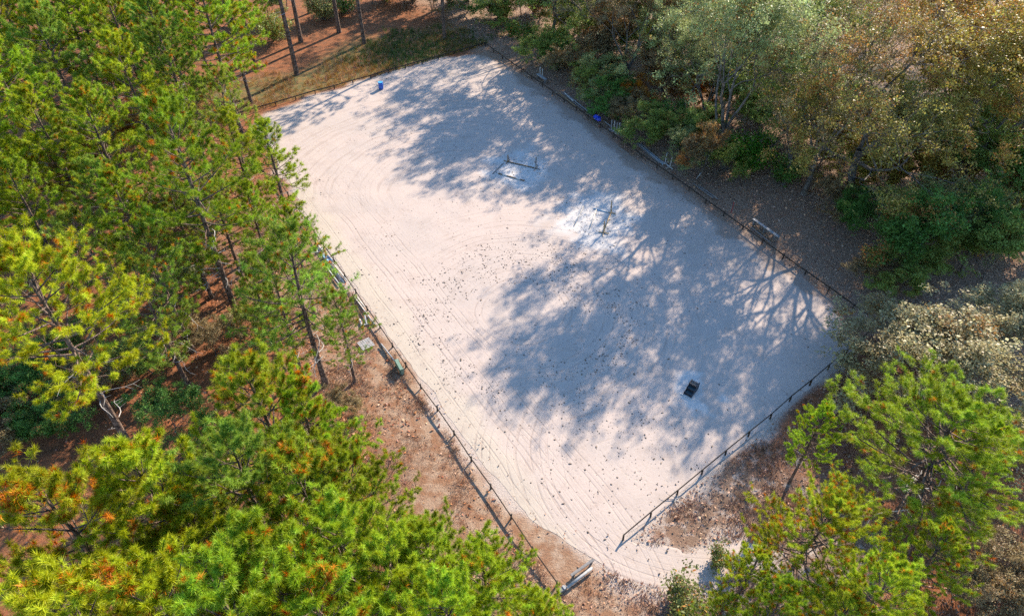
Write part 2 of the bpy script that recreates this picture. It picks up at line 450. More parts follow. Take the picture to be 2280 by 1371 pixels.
# ------------------------------------------------------------------ fences: low posts with one plank rail
POST_H, SPAN = 0.50, 2.44
post_mesh = {}
def fence(name, a, b, label, bulge=0.0):
    root = empty(name, a, 0, label, 'fence', 'low dark fences round the arena')
    L = (b - a).length; n = max(1, round(L / SPAN)); d = (b - a).normalized()
    ang = math.atan2(d.y, d.x); nrm = Vector((-d.y, d.x, 0))
    P = []
    for i in range(n + 1):
        t = i / n
        off = bulge * 4 * t * (1 - t) + random.uniform(-.05, .05)
        P.append(d * L * t + nrm * off + Vector((0, 0, POST_H + random.uniform(-.035, .035))))
    for i, p in enumerate(P):
        k = i % 3
        if k not in post_mesh:
            mb = MB(); mb.tube((0, 0, -.15), (0, 0, 1.06 + .03 * k), .062, .055, 9); post_mesh[k] = mb.mesh('post')
            post_mesh[k].materials.append(M['rail'])
        o = link('post', post_mesh[k], None, root)
        o.location = (p.x, p.y, 0); o.scale = (1, 1, p.z / 1.06)
        o.rotation_euler = (random.uniform(-.05, .05), random.uniform(-.05, .05), random.uniform(0, 3))
    for p, q in zip(P, P[1:]):
        v = q - p
        mb = MB(); mb.box((v.length + .04, .042, .12), (0, 0, 0), bevel=.006)
        o = mb.build('rail', M['rail'], root)
        o.location = (p + q) / 2 + nrm * .05 * (1 if name else 1) + Vector((0, 0, -.06 + random.uniform(-.012, .012)))
        o.rotation_euler = (random.uniform(-.04, .04), -math.atan2(v.z, math.hypot(v.x, v.y)), math.atan2(v.y, v.x))
    return root
fence('rail_fence', NL, FL, 'low dark rail fence along the pine side of the arena')
fence('rail_fence', FL, TOP, 'low dark rail fence across the far end of the arena by tall grass')
fence('rail_fence', RT, TOP, 'low dark rail fence along the hardwood side of the arena')
fence('rail_fence', NR, RT, 'low dark rail fence at the near end, stopping at the sandy way out')
# ------------------------------------------------------------------ loose things
def at_ang(p, q):
    v = q - p
    return math.atan2(v.y, v.x)
def pole(p, q, mat, label, group=None, r=.05, z=0.0, z2=None, name='jump_pole', bands=None):
    """round jump pole lying from p to q, with turned ends"""
    z2 = z if z2 is None else z2
    a = Vector((p.x, p.y, .05 + r + z)); c = Vector((q.x, q.y, .05 + r + z2)); L = (c - a).length
    root = empty(name, (a + c) / 2, 0, label, 'pole', group)
    root.rotation_euler = (0, -math.asin((c.z - a.z) / L), at_ang(p, q))
    mb = MB(); mb.tube((-L / 2 + .05, 0, 0), (L / 2 - .05, 0, 0), r, r, 10); sh = mb.build('shaft', M[mat], root, True)
    for s in (-1, 1):
        mb = MB(); mb.tube((s * (L / 2 - .052), 0, 0), (s * L / 2, 0, 0), r * 1.03, r * .75, 10); mb.build('end', M[mat if bands is None else bands], root)
    if bands:
        for k in (-.25, .25):
            mb = MB(); mb.tube((k * L - .25, 0, 0), (k * L + .25, 0, 0), r * 1.03, r * 1.03, 10, False); mb.build('band', M[bands], sh)
    return root
def standard(p, h, mat, label, group=None, rz=0.0, tilt=(0, 0), feet=4, name='jump_standard'):
    root = empty(name, (p.x, p.y, .04), rz, label, 'jump standard', group)
    root.rotation_euler = (tilt[0], tilt[1], rz)
    mb = MB(); mb.box((.10, .10, h), (0, 0, h / 2 + .02)); up = mb.build('upright', M[mat], root)
    for k in range(feet):
        a = k * math.pi / 2
        mb = MB(); mb.box((.42, .05, .10), (0, 0, 0)); o = mb.build('foot', M[mat], root)
        o.location = (math.cos(a) * .26, math.sin(a) * .26, .06); o.rotation_euler = (0, 0, a)
    mb = MB(); mb.box((.09, .14, .05), (.09, 0, h * .55)); mb.box((.02, .14, .09), (.135, 0, h * .55 + .03), bevel=.004)
    mb.build('pole_cup', M['black'], up)
    return root

# blue drum
dp = gp(849, 199)
root = empty('plastic_drum', (dp.x, dp.y, .03), 0.3, 'blue plastic drum standing alone on the sand near the far fence', 'drum')
MB().lathe([(.26, 0), (.285, .03), (.29, .22), (.30, .25), (.30, .27), (.29, .30), (.29, .58), (.30, .61), (.30, .63), (.29, .66), (.285, .83), (.26, .865)], 24).build('body', M['blue'], root, True)
MB().lathe([(.265, .866), (.292, .872), (.292, .91), (.27, .912), (.262, .884), (.02, .882)], 24).build('lid', M['bluel'], root)
lid = [c_ for c_ in root.children if c_.name.startswith('lid')][0]
for a in (.6, 3.7):
    MB().tube((.18 * math.cos(a), .18 * math.sin(a), .88), (.18 * math.cos(a), .18 * math.sin(a), .915), .035, .035, 10).build('bung', M['white'], lid)

# far jump on its white sand patch
ja, jb = gp(1131, 362), gp(1193, 377)
standard(ja, .85, 'brown', 'short dark upright at the left end of the far jump', 'far jump', at_ang(ja, jb))
standard(jb, 1.35, 'grey', 'tall grey upright at the right end of the far jump', 'far jump', at_ang(jb, ja))
pole(gp(1134, 363), gp(1190, 376), 'brown', 'brown pole lying between the two uprights of the far jump', 'far jump', .06)
pole(gp(1109, 388), gp(1169, 405), 'brown', 'brown ground pole lying in front of the far jump', 'far jump', .06, bands='white')
pole(gp(1121, 365), gp(1097, 389), 'grey', 'thin pole lying at the left side of the far jump', 'far jump', .045)
# near jump
ka, kb = gp(1360, 476), gp(1344, 520)
standard(ka, 1.40, 'tan', 'tan upright with brown feet at the far end of the nearer jump', 'nearer jump', at_ang(ka, kb), (.03, .02))
standard(kb, 1.30, 'tan', 'tan upright with brown feet at the near end of the nearer jump', 'nearer jump', at_ang(kb, ka), (-.03, 0))
pole(gp(1360, 479), gp(1345, 517), 'tan', 'tan pole hanging low between the uprights of the nearer jump', 'nearer jump', .055, .22)
pole(gp(1299, 461), gp(1278, 505), 'white', 'white ground pole lying farthest from the nearer jump', 'nearer jump', .05)
pole(gp(1328, 468), gp(1312, 511), 'white', 'white ground pole lying midway beside the nearer jump', 'nearer jump', .05)
pole(gp(1321, 466), gp(1354, 475), 'sky', 'pale blue ground pole lying across the far end of the nearer jump', 'nearer jump', .05)

# mounting block
mp = gp(1538, 872)
root = empty('mounting_block', (mp.x, mp.y, .05), R(52), 'black plastic mounting block with three steps on the sand', 'mounting block')
st = [(-.5, 0), (-.5, .2), (-.2, .2), (-.2, .4), (.1, .4), (.1, .6), (.5, .6), (.5, 0)]
body = MB().prism(st, .52).build('body', M['black'], root)
for s in (-1, 1):
    o = MB().prism([(-.56, 0), (-.56, .22), (-.5, .27), (-.26, .27), (-.2, .47), (.04, .47), (.1, .67), (.53, .67), (.56, .62), (.56, 0)], .045).build('side_panel', M['black'], root)
    o.location = (0, s * .285, 0)
for x, z in ((-.35, .2), (-.05, .4), (.30, .6)):
    mb = MB()
    for k in range(5): mb.box((.012, .44, .008), (x - .1 + k * .05, 0, z + .005), bevel=0)
    mb.build('tread_grip', M['teal'], body)
bd = MB().box((.09, .9, .05)).build('plank', M['white'])
bd.location = (mp.x - .45, mp.y - .48, .075); bd.rotation_euler = (0, 0, R(52))
tag(bd, 'short white board on the sand in front of the mounting block', 'board')

# ---- gear along the left fence
pole(gp(704, 540), gp(721, 566), 'white', 'white pole at the top of the heap by the pine side fence, nearer the fence', 'pole heap by the pines', .06)
pole(gp(701, 545), gp(716, 566), 'white', 'white pole at the top of the heap by the pine side fence, nearer the pines', 'pole heap by the pines', .06)
root = empty('jump_wing', gp(712, 563), R(12), 'white jump wing lying on its side below the two topmost white poles', 'jump wing')
for y in (0, .55): MB().box((1.0, .07, .07), (-.2, y, .12)).build('rail', M['white'], root)
for x in (-.65, -.2, .25): MB().box((.07, .5, .06), (x, .275, .125)).build('slat', M['white'], root)
root = empty('box_filler', gp(730, 580), at_ang(gp(722, 572), gp(739, 588)), 'pale blue plank box lying among the white poles by the pines', 'box')
MB().box((1.25, .42, .06), (0, 0, .30)).build('top', M['sky'], root)
for y in (-.19, .19): MB().box((1.2, .04, .26), (0, y, .15)).build('side_board', M['sky'], root)
for x in (-.58, .58): MB().box((.04, .33, .25), (x, 0, .15)).build('end_board', M['white'], root)
words = ['nearest the fence', 'second from the fence', 'third from the fence', 'fourth from the fence']
for k in range(4):
    pole(gp(741 - 4.6 * k, 588 + 3 * k), gp(773 - 5 * k, 627 + 2.2 * k + (k % 2) * 5), ['white', 'white', 'grey_and_shaded', 'white'][k],
         'pole lying below the pale blue box, ' + words[k], 'pole heap by the pines', .055, .05 * (k % 2))
pole(gp(748, 606), gp(757, 618), 'white', 'short white pole end sticking out of the heap on the pine side', 'pole heap by the pines', .06)
pole(gp(788, 661), gp(836, 726), 'white', 'long white pole lying along the middle of the pine side fence', 'poles along the pine side', .05)
pole(gp(796, 664), gp(812, 686), 'white', 'short white pole beside the long white one under pine boughs', 'poles along the pine side', .055)
pole(gp(801, 712), gp(807, 729), 'white', 'stubby white pole just above the slatted panel', 'poles along the pine side', .06)
standard(gp(817, 724), .9, 'white', 'white upright lying back above the slatted panel by the pines', None, 0.4, (R(-62), R(10)), 3)
root = empty('slatted_panel', gp(815, 768), at_ang(gp(800, 760), gp(818, 782)), 'white slatted picket panel lying flat near the pines', 'panel')
for y in (-.42, 0, .42): MB().box((1.0, .06, .05), (0, y, .10)).build('rail', M['white'], root)
for k in range(8):
    MB().box((.065, 1.0, .03), (-.45 + k * .13, 0, .145), (0, 0, random.uniform(-.04, .04)), .004).build('slat', M['white'], root)
pole(gp(849, 769), gp(882, 811), 'grey_and_shaded', 'grey pole lying along the fence above the green box', 'poles along the pine side', .055, .10)
root = empty('box_jump', gp(890, 824), at_ang(gp(884, 811), gp(898, 837)), 'narrow green painted box standing outside the pine side fence', 'box')
MB().box((1.15, .24, .05), (0, 0, .62)).build('top', M['green'], root)
for k in range(4):
    MB().box((1.08, .05, .13), (0, -.09 + .0 * k, .10 + .145 * k)).build('board', M['green'], root)
for x in (-.5, .5):
    MB().box((.08, .30, .58), (x, .03, .30)).build('leg', M['green'], root)

# ---- near the way out
root = empty('gate_rail', gp(1296, 1268), at_ang(gp(1272, 1280), gp(1317, 1248)), 'flat grey plank lying beside the way out near the pine tops', 'plank')
MB().box((1.65, .16, .06), (0, 0, .30)).build('plank', M['grey'], root)
for x in (-.6, .7): MB().box((.09, .09, .26), (x, 0, .13)).build('leg', M['grey'], root)
pole(gp(1262, 1312), gp(1318, 1268), 'grey_and_shaded', 'thick pale grey pole nearest the way out', None, .085, .12)
root = empty('jump_block', gp(1252, 1314), R(35), 'dark grey block half hidden by pine tops near the fence end', 'block')
MB().box((.5, .22, .24), (0, 0, .14), bevel=.02).build('body', M['grey'], root)
MB().box((.12, .24, .05), (.1, 0, .285)).build('notch_plate', M['grey_and_shaded'], root)

# ---- gear along the right fence
ra, rb_ = gp(1191, 169), gp(1221, 190)
root = empty('bench', (ra + rb_) / 2, at_ang(ra, rb_), 'grey plank bench with two tall white back posts at the far right fence', 'bench')
MB().box((1.95, .40, .06), (0, 0, .50)).build('seat', M['grey_and_shaded'], root)
for x in (-.85, .85):
    MB().box((.09, .36, .46), (x, 0, .235)).build('leg', M['grey'], root)
for x in (-.80, -.25): MB().box((.09, .09, 1.35), (x, .26, .68)).build('back_post', M['white'], root)
tx = ['top', 'second', 'third', 'lowest']
for k in range(3):
    pole(gp(1243 + 6 * k, 207 + 2 * k), gp(1292 + 8 * k, 248 + 3 * k), ['tan', 'grey', 'grey_and_shaded'][k],  # the palest one is a white pole, greyed to carry its shade
         ['tan', 'dark grey', 'shade-greyed white'][k] + ' pole of the heap behind the fence above the blue tarpaulin', 'pole heap at the far right fence', .06, .12 * k)
pole(gp(1256, 214), gp(1276, 233), 'white', 'short white pole on top of the heap above the blue tarpaulin', 'pole heap at the far right fence', .06, .32)
# blue tarp bundle + teal trough
tp = gp(1330, 266)
root = empty('tarpaulin', (tp.x, tp.y, .05), at_ang(gp(1322, 258), gp(1340, 272)), 'bright blue folded tarpaulin on the right fence line', 'tarpaulin')
me = bpy.data.meshes.new('cloth'); bm = bmesh.new()
bmesh.ops.create_icosphere(bm, subdivisions=4, radius=1)
for v in bm.verts:
    p = v.co
    s = 1 + .14 * math.sin(7 * p.x + 3 * p.y) * math.cos(5 * p.y) + .08 * math.sin(15 * p.z + 9 * p.x)
    v.co = Vector((p.x * .58 * s, p.y * .30 * s, max(-.02, (p.z * .5 + .12)) * .62 * s))
bm.to_mesh(me); bm.free()
for p in me.polygons: p.use_smooth = True
link('cloth', me, M['tarp'], root)
tt = [(-.52, 0), (.5, .02)]
for x, y in tt: MB().tube((x, -.33, .22), (x, .33, .24), .018, .018, 6).build('cord', M['white'], root)
root = empty('trough', gp(1316, 253), at_ang(gp(1308, 247), gp(1324, 260)), 'dark teal trough next to the blue tarpaulin', 'trough')
MB().box((1.05, .55, .06), (0, 0, .10)).build('floor', M['teal'], root)
for y in (-.27, .27): MB().box((1.1, .05, .42), (0, y, .26)).build('side_wall', M['teal'], root)
for x in (-.53, .53): MB().box((.05, .49, .42), (x, 0, .26)).build('end_wall', M['teal'], root)
pole(gp(1344, 274), gp(1362, 288), 'grey_and_shaded', 'grey pole end poking out between tarpaulin and white uprights', None, .06, .15)
for k, (x, y, mt, lb) in enumerate([(1361, 292, 'grey_and_shaded', 'white upright nearest the tarpaulin in the row of uprights'),
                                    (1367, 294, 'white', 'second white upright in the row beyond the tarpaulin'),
                                    (1372, 297, 'grey_and_shaded', 'third white upright in the row beyond the tarpaulin'),
                                    (1378, 298, 'white', 'last white upright in the row, next to the dark ones'),
                                    (1388, 309, 'brown', 'dark upright standing next to the row of white ones'),
                                    (1396, 311, 'brown', 'outer dark upright beyond the row of white ones')]):
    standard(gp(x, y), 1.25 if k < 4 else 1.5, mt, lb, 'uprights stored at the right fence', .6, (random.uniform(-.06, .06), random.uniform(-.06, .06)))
for k in range(4):
    pole(gp(1412 + 5 * k, 319 + 1.5 * k), gp(1468 + 4 * k, 366 + 1 * k), ['grey', 'grey_and_shaded', 'sky', 'grey_and_shaded'][k],  # white poles of this heap have their shade put into a grey colour
         ['grey pole nearest the fence', 'shade-greyed white pole second from the fence', 'pale blue pole', 'shade-greyed white pole farthest from the fence'][k] + ' in the heap below the dark uprights',
         'pole heap at the middle of the right fence', .055, .06 * (k % 2))
for k, (x, y) in enumerate([(1481, 366), (1491, 374)]):
    standard(gp(x, y), 1.3, 'white', ['left', 'right'][k] + ' one of two white uprights standing alone behind the right fence', 'pair of white uprights', .6, (.05, -.05 + .1 * k))
pole(gp(1550, 400), gp(1563, 394), 'white', 'thin white stick propped on a sapling behind the right fence', None, .035, 0, .75, name='propped_stick')
for k in range(2):
    pole(gp(1542 + 12 * k, 412 + 4 * k), gp(1588 + 10 * k, 446 + 2 * k), 'grey', ['grey pole of the dark heap nearer the fence', 'grey pole of the dark heap nearer the trees'][k] + ' at mid right', 'dark pole heap', .06, .1)
sp_ = gp(1628, 474)
root = empty('stake', (sp_.x, sp_.y, 0), .2, 'thin red marker stake behind the right fence', 'stake')
MB().tube((0, 0, -.1), (0, 0, 1.15), .035, .03, 8).build('shaft', M['red'], root)
MB().box((.09, .09, .05), (0, 0, 1.17)).build('cap', M['red'], root)
ta, tb = gp(1672, 500), gp(1727, 540)
root = empty('plank_trestle', (ta + tb) / 2, at_ang(ta, tb), 'long pale grey trestle bench behind the right fence at mid length', 'trestle bench')
LL = (tb - ta).length
MB().box((LL, .26, .06), (0, .12, .62)).build('top_plank', M['grey_and_shaded'], root)
MB().box((LL, .05, .2), (0, .26, .52)).build('side_plank', M['sky'], root)
for x in (-LL * .42, 0, LL * .42): MB().box((.1, .3, .58), (x, .1, .3)).build('leg', M['grey'], root)
for k in range(2):
    pole(gp(1664 + 5 * k, 503 - 2 * k), gp(1716 + 5 * k, 545 - 3 * k), ['grey', 'brown'][k], ['grey', 'brown'][k] + ' pole lying under the long trestle bench', 'poles at the trestle', .05, .08)

# ------------------------------------------------------------------ trees: mesh builders
def unit(v): return v / (np.linalg.norm(v, axis=-1, keepdims=True) + 1e-9)
def tubes(name, items):
    """items: (points Nx3, radii N, sides) -> one mesh"""
    V, F, o = [], [], 0
    for P, rad, n in items:
        P = np.asarray(P, float); k = len(P)
        T = unit(np.gradient(P, axis=0))
        ref = np.where(np.abs(T[:, 2:3]) > .9, [[1., 0, 0]], [[0, 0, 1.]])
        if np.abs(T[:, 2]).max() > .9 and np.abs(T[:, 2]).min() <= .9: ref = np.tile(unit(np.array([[.83, .41, .1]])), (k, 1))
        A = unit(np.cross(T, ref)); B = np.cross(T, A)
        an = np.arange(n) * 2 * math.pi / n
        ring = P[:, None] + np.asarray(rad)[:, None, None] * (A[:, None] * np.cos(an)[None, :, None] + B[:, None] * np.sin(an)[None, :, None])
        V.append(ring.reshape(-1, 3))
        i = np.arange(k - 1)[:, None] * n; j = np.arange(n)[None]; j2 = (j + 1) % n
        F.append(np.stack([o + i + j, o + i + j2, o + i + n + j2, o + i + n + j], -1).reshape(-1, 4))
        o += k * n
    return mesh_np(name, np.concatenate(V), [np.concatenate(F)], smooth=True)

def needles_mesh(name, T, A, age, var, M_, L, w, rg):
    """tufts of needles: T tips, A axes"""
    n = len(T)
    d = unit(A[:, None] * rg.uniform(.15, 1.25, (n, M_, 1)) + rg.normal(0, .62, (n, M_, 3)))
    base = T[:, None] - A[:, None] * rg.uniform(0, .16, (n, M_, 1))
    ln = L * rg.uniform(.65, 1.1, (n, M_, 1))
    tip = base + d * ln + np.array([0, 0, -.03])
    s = unit(np.cross(d, rg.normal(0, 1, (n, M_, 3)))) * w * .5
    V = np.stack([base - s + d * .02, base + s + d * .02, tip], 2).reshape(-1, 3)
    F = np.arange(len(V)).reshape(-1, 3)
    va = np.clip(np.repeat(var, M_) + rg.normal(0, .10, n * M_), 0, 1)
    return mesh_np(name, V, [F], {'var': ('FACE', va), 'age': ('FACE', np.repeat(age, M_))})

def make_pine(seed, h, cb, rad, nb, twigs, tp, M_, L, w, sparse=0.0, lean=.25):
    """-> (trunk, branches, dead limbs, needles) meshes; cb = crown base fraction"""
    rg = np.random.default_rng(seed)
    k = 22
    z = np.linspace(-.2, h * .985, k)
    ph = rg.uniform(0, 6.28)
    cx = lean * np.sin(z / h * 2.6 + ph) * (z / h); cy = lean * np.cos(z / h * 2.1 + ph * 1.7) * (z / h)
    r0 = .0115 * h + .03
    tr = r0 * (1 - np.clip(z, 0, h) / h) ** .75 + .018 + .06 * np.exp(-np.clip(z, 0, 9) * 2.5)
    trunk = tubes('trunk', [(np.c_[cx, cy, z], tr, 9)])
    br, T, A = [], [], []
    f = lambda zz: np.array([np.interp(zz, z, cx), np.interp(zz, z, cy), zz])
    az = rg.uniform(0, 6.28)
    for i in range(nb):
        u = (i + rg.uniform(0, 1)) / nb
        u = u ** .9
        zz = h * (cb + (1 - cb) * u * .985)
        az += 2.4 + rg.normal(0, .35)
        prof = (min(1, .45 + u * 2.2) * (1 - u) ** .62 + .06)
        ln = rad * prof * rg.uniform(.7, 1.18) * 1.1
        el = R(-12) + R(62) * u ** 1.1 + rg.normal(0, .13)
        d = np.array([math.cos(az) * math.cos(el), math.sin(az) * math.cos(el), math.sin(el)])
        n_ = 7; t = np.linspace(0, 1, n_)[:, None]
        side = unit(np.cross(d, [0, 0, 1.]))
        P = f(zz) + d * ln * t + np.array([0, 0, 1.]) * ln * .20 * t ** 2.2 + side * ln * .10 * np.sin(t * 3 + rg.uniform(0, 6)) * t
        br.append((P, (.012 + .0115 * ln) * (1 - t[:, 0] * .85) + .003, 5))
        nt_ = max(2, int(round(twigs * (.35 + .65 * ln / rad))))
        for j in range(nt_):
            tt = .30 + .70 * (j + rg.uniform(.1, .9)) / nt_
            ip = tt * (n_ - 1); i0 = min(int(ip), n_ - 2); q = P[i0] + (P[i0 + 1] - P[i0]) * (ip - i0)
            bd = unit(P[i0 + 1] - P[i0])
            a2 = rg.choice([-1, 1]) * rg.uniform(.5, 1.15)
            td = unit(bd * math.cos(a2) + side * math.sin(a2) + np.array([0, 0, rg.uniform(-.05, .55)]))
            tl = ln * rg.uniform(.16, .36) * (1.15 - .45 * tt) + .15
            Q = q + td * tl * np.linspace(0, 1, 4)[:, None] + np.array([0, 0, 1.]) * tl * .22 * np.linspace(0, 1, 4)[:, None] ** 2
            br.append((Q, np.linspace(.014, .006, 4), 3))
            if rg.uniform() < sparse: continue
            for m_ in range(tp):
                s = 1 - m_ / tp * .55 if m_ else 1.0
                pos = q + (Q[-1] - q) * s + rg.normal(0, .05 * (m_ > 0) + .01, 3)
                T.append(pos); A.append(unit(td + np.array([0, 0, .45]) + rg.normal(0, .35 if m_ else .12, 3)))
        T.append(P[-1]); A.append(unit(P[-1] - P[-2] + np.array([0, 0, .3])))
    for j in range(6):
        T.append(f(h * (1 - .012 * j))); A.append(unit(np.array([rg.normal(0, .4), rg.normal(0, .4), 1.])))
    branches = tubes('branches', br)
    de = []
    for j in range(int(rg.integers(7, 13))):
        zz = h * rg.uniform(max(.18, cb - .28), cb + .10); a_ = rg.uniform(0, 6.28); ln = rg.uniform(.7, 2.6)
        t = np.linspace(0, 1, 6)[:, None]
        d = np.array([math.cos(a_), math.sin(a_), rg.uniform(-.25, .3)]); sd_ = np.array([-math.sin(a_), math.cos(a_), 0.])
        P = f(zz) + d * ln * t + np.array([0, 0, -.22]) * ln * t ** 2 + sd_ * ln * .15 * np.sin(t * 4 + j)
        de.append((P, .03 * (1 - t[:, 0] * .8) + .003, 4))
        for q in (2, 3, 4):
            if rg.uniform() < .7:
                e = P[q] + (d * .5 + sd_ * rg.choice([-1, 1]) * .8 + np.array([0, 0, rg.uniform(-.4, .4)])) * ln * rg.uniform(.15, .4) * np.linspace(0, 1, 3)[:, None]
                de.append((e, np.array([.013, .009, .004]), 3))
    deadm = tubes('dead_limbs', de)
    T, A = np.array(T), np.array(A)
    clump = vnoise(T[:, 0] * 1.0, T[:, 1] + T[:, 2] * .7, 1.1, seed)
    var = np.clip(.22 + .55 * clump + rg.normal(0, .16, len(T)), 0, 1)
    age = np.clip(.62 * rg.uniform(0, 1, len(T)) + .38 * vnoise(T[:, 0], T[:, 1] + T[:, 2], .8, seed + 3), 0, 1)
    nm = needles_mesh('needles', T, A, age, var, M_, L, w, rg)
    trunk.materials.append(M['pbark']); branches.materials.append(M['pbark']); deadm.materials.append(M['dead']); nm.materials.append(M['needle'])
    return [('trunk', trunk), ('branches', branches), ('dead_limbs', deadm), ('needles', nm)], h

def leaves_mesh(name, P, size, age, var, rg, flat=.5):
    n = len(P)
    N = unit(rg.normal(0, 1, (n, 3)) + np.array([0, 0, flat * 1.6]))
    U = unit(np.cross(N, rg.normal(0, 1, (n, 3)))); Wv = np.cross(N, U)
    s = size * np.clip(rg.lognormal(-.12, .38, (n, 1)), .4, 2.0)
    V = np.stack([P - U * s * .5, P + Wv * s * .30 + N * s * .06, P + U * s * .5, P - Wv * s * .30 + N * s * .06], 1).reshape(-1, 3)
    F = np.arange(4 * n).reshape(-1, 4)
    return mesh_np(name, V, [F], {'var': ('FACE', var), 'age': ('FACE', age)})

def make_hardwood(seed, h, trunk_f, spread, depth, leaves_per, size, clump_r, r0=None, kids=(3, 4), droop=.0, gap=.41):
    rg = np.random.default_rng(seed)
    trunk_items, br, ends = [], [], []
    r0 = r0 or .016 * h
    def grow(p, d, L, r, lev):
        n_ = 6 if lev < 2 else 4
        pts = [p]; dd = d
        for _ in range(n_ - 1):
            dd = unit(dd + rg.normal(0, .11 + .05 * lev, 3) + np.array([0, 0, .05 - droop * lev]))
            pts.append(pts[-1] + dd * L / (n_ - 1))
        pts = np.array(pts)
        r1 = r * (.66 if lev < depth else .3)
        rad = np.linspace(r, r1, n_)
        if lev == 0: rad[0] *= 1.45
        (trunk_items if lev == 0 else br).append((pts, rad, 10 if lev == 0 else (7 if lev == 1 else (5 if lev == 2 else 3))))
        if lev >= depth - 1:
            for t in np.linspace(.35, 1, 3 if lev == depth else 2):
                ip = t * (n_ - 1); i0 = min(int(ip), n_ - 2)
                ends.append(pts[i0] + (pts[i0 + 1] - pts[i0]) * (ip - i0))
        if lev == depth: return
        k = rg.integers(kids[0], kids[1] + 1) + (1 if lev == 0 else 0)
        a0 = rg.uniform(0, 6.28)
        ax = unit(np.cross(dd, [.3, .2, .9])); ay = np.cross(dd, ax)
        for j in range(k):
            a = a0 + j * 2 * math.pi / k + rg.normal(0, .3)
            th = rg.uniform(.35, .95) * spread
            nd_ = unit(dd * math.cos(th) + (ax * math.cos(a) + ay * math.sin(a)) * math.sin(th) + np.array([0, 0, .18]))
            st = rg.uniform(.55, 1.0) if j else 1.0
            if lev == 0: st = rg.uniform(.72, 1.0)
            ip = st * (n_ - 1); i0 = min(int(ip), n_ - 2)
            q = pts[i0] + (pts[i0 + 1] - pts[i0]) * (ip - i0)
            grow(q, nd_, L * rg.uniform(.62, .86) if lev else Lb * rg.uniform(.8, 1.15), r1 * rg.uniform(.62, .85), lev + 1)
    Lb = h * (1 - trunk_f) * .36
    grow(np.array([0, 0, -.2]), unit(np.array([rg.normal(0, .06), rg.normal(0, .06), 1.])), h * trunk_f, r0, 0)
    E_ = np.array(ends)
    sc = h / E_[:, 2].max()
    E_ *= sc
    trunk_items = [(p * sc, r, n) for p, r, n in trunk_items]; br = [(p * sc, r, n) for p, r, n in br]
    keep = vnoise(E_[:, 0] * 1.0 + 3, E_[:, 1] + E_[:, 2] * 1.1, 1.25, seed + 8) + rg.normal(0, .08, len(E_)) > gap
    E_ = E_[keep]
    nE = len(E_)
    dens = vnoise(E_[:, 0], E_[:, 1] + E_[:, 2] * .8, 1.8, seed)
    cnt = np.maximum(2, (leaves_per * (.35 + 1.3 * dens))).astype(int)
    ii = np.repeat(np.arange(nE), cnt)
    off = rg.normal(0, 1, (len(ii), 3)); off = unit(off) * (rg.uniform(0, 1, (len(ii), 1)) ** .5) * clump_r * np.array([1.15, 1.15, .7])
    P = E_[ii] + off
    tv = np.clip(.5 + .35 * (vnoise(E_[:, 0] + 9, E_[:, 1] + E_[:, 2], 1.5, seed + 2) - .5) + rg.normal(0, .1, nE), 0, 1)
    ta_ = vnoise(E_[:, 0] - 5, E_[:, 1] - E_[:, 2], 2.4, seed + 5)
    var = np.clip(tv[ii] + rg.normal(0, .2, len(ii)), 0, 1)
    age = np.clip(.55 * ta_[ii] + .45 * rg.uniform(0, 1, len(ii)), 0, 1)
    lm = leaves_mesh('leaves', P, size, age, var, rg)
    tm = tubes('trunk', trunk_items); bm_ = tubes('branches', br)
    tm.materials.append(M['obark']); bm_.materials.append(M['obark']); lm.materials.append(M['leaf'])
    return [('trunk', tm), ('branches', bm_), ('leaves', lm)], h

def make_shrub(seed, h, r, stems, leaves, size):
    rg = np.random.default_rng(seed)
    br, E_ = [], []
    for i in range(stems):
        a = rg.uniform(0, 6.28); t = np.linspace(0, 1, 5)[:, None]; ro = r * rg.uniform(.25, 1.0); hh_ = h * rg.uniform(.55, 1) * (1 - .35 * ro / r)
        P = np.array([math.cos(a), math.sin(a), 0]) * (.1 + ro * t ** 1.3) + np.array([0, 0, hh_]) * t + rg.normal(0, .05, (5, 3))
        br.append((P, np.linspace(.03, .008, 5) * (h / 3 + .4), 4))
        for q in (2, 3, 4):
            E_.append(P[q])
            for _ in range(2):
                e = P[q] + rg.normal(0, .28, 3) * r * .5; e[2] = max(.15, e[2]); br.append((np.linspace(P[q], e, 3), np.array([.012, .008, .004]), 3)); E_.append(e)
    E_ = np.array(E_)
    ii = rg.integers(0, len(E_), leaves)
    P = E_[ii] + unit(rg.normal(0, 1, (leaves, 3))) * rg.uniform(0, 1, (leaves, 1)) ** .5 * r * .30
    P[:, 2] = np.maximum(P[:, 2], .05)
    lm = leaves_mesh('leaves', P, size, rg.uniform(0, 1, leaves), np.clip(rg.normal(.5, .22, leaves), 0, 1), rg)
    sm = tubes('stems', br)
    sm.materials.append(M['obark']); lm.materials.append(M['leaf'])
    return [('stems', sm), ('leaves', lm)], h

KIND = {}
# mature pines seen from close by, then farther ones, young slim ones, tall bare-stemmed ones
KIND['pA'] = make_pine(1, 19, .38, 4.6, 50, 11, 5, 44, .31, .022)
KIND['pD'] = make_pine(11, 19, .52, 5.4, 46, 13, 5, 44, .31, .022)
KIND['pB'] = make_pine(2, 19, .44, 4.8, 46, 12, 5, 44, .31, .022)
KIND['pC'] = make_pine(3, 17, .34, 4.1, 52, 10, 5, 44, .31, .022, .08)
KIND['pF'] = make_pine(4, 19, .38, 4.8, 50, 10, 5, 26, .36, .040)
KIND['pG'] = make_pine(5, 19, .34, 4.3, 50, 10, 5, 26, .36, .040, .1)
KIND['pS'] = make_pine(6, 12, .25, 2.6, 54, 7, 4, 28, .30, .026, .12)
KIND['pT'] = make_pine(7, 13, .28, 3.6, 50, 8, 4, 30, .30, .024, .22)
KIND['pR'] = make_pine(8, 13, .36, 5.2, 60, 14, 5, 40, .27, .019, .0, .5)
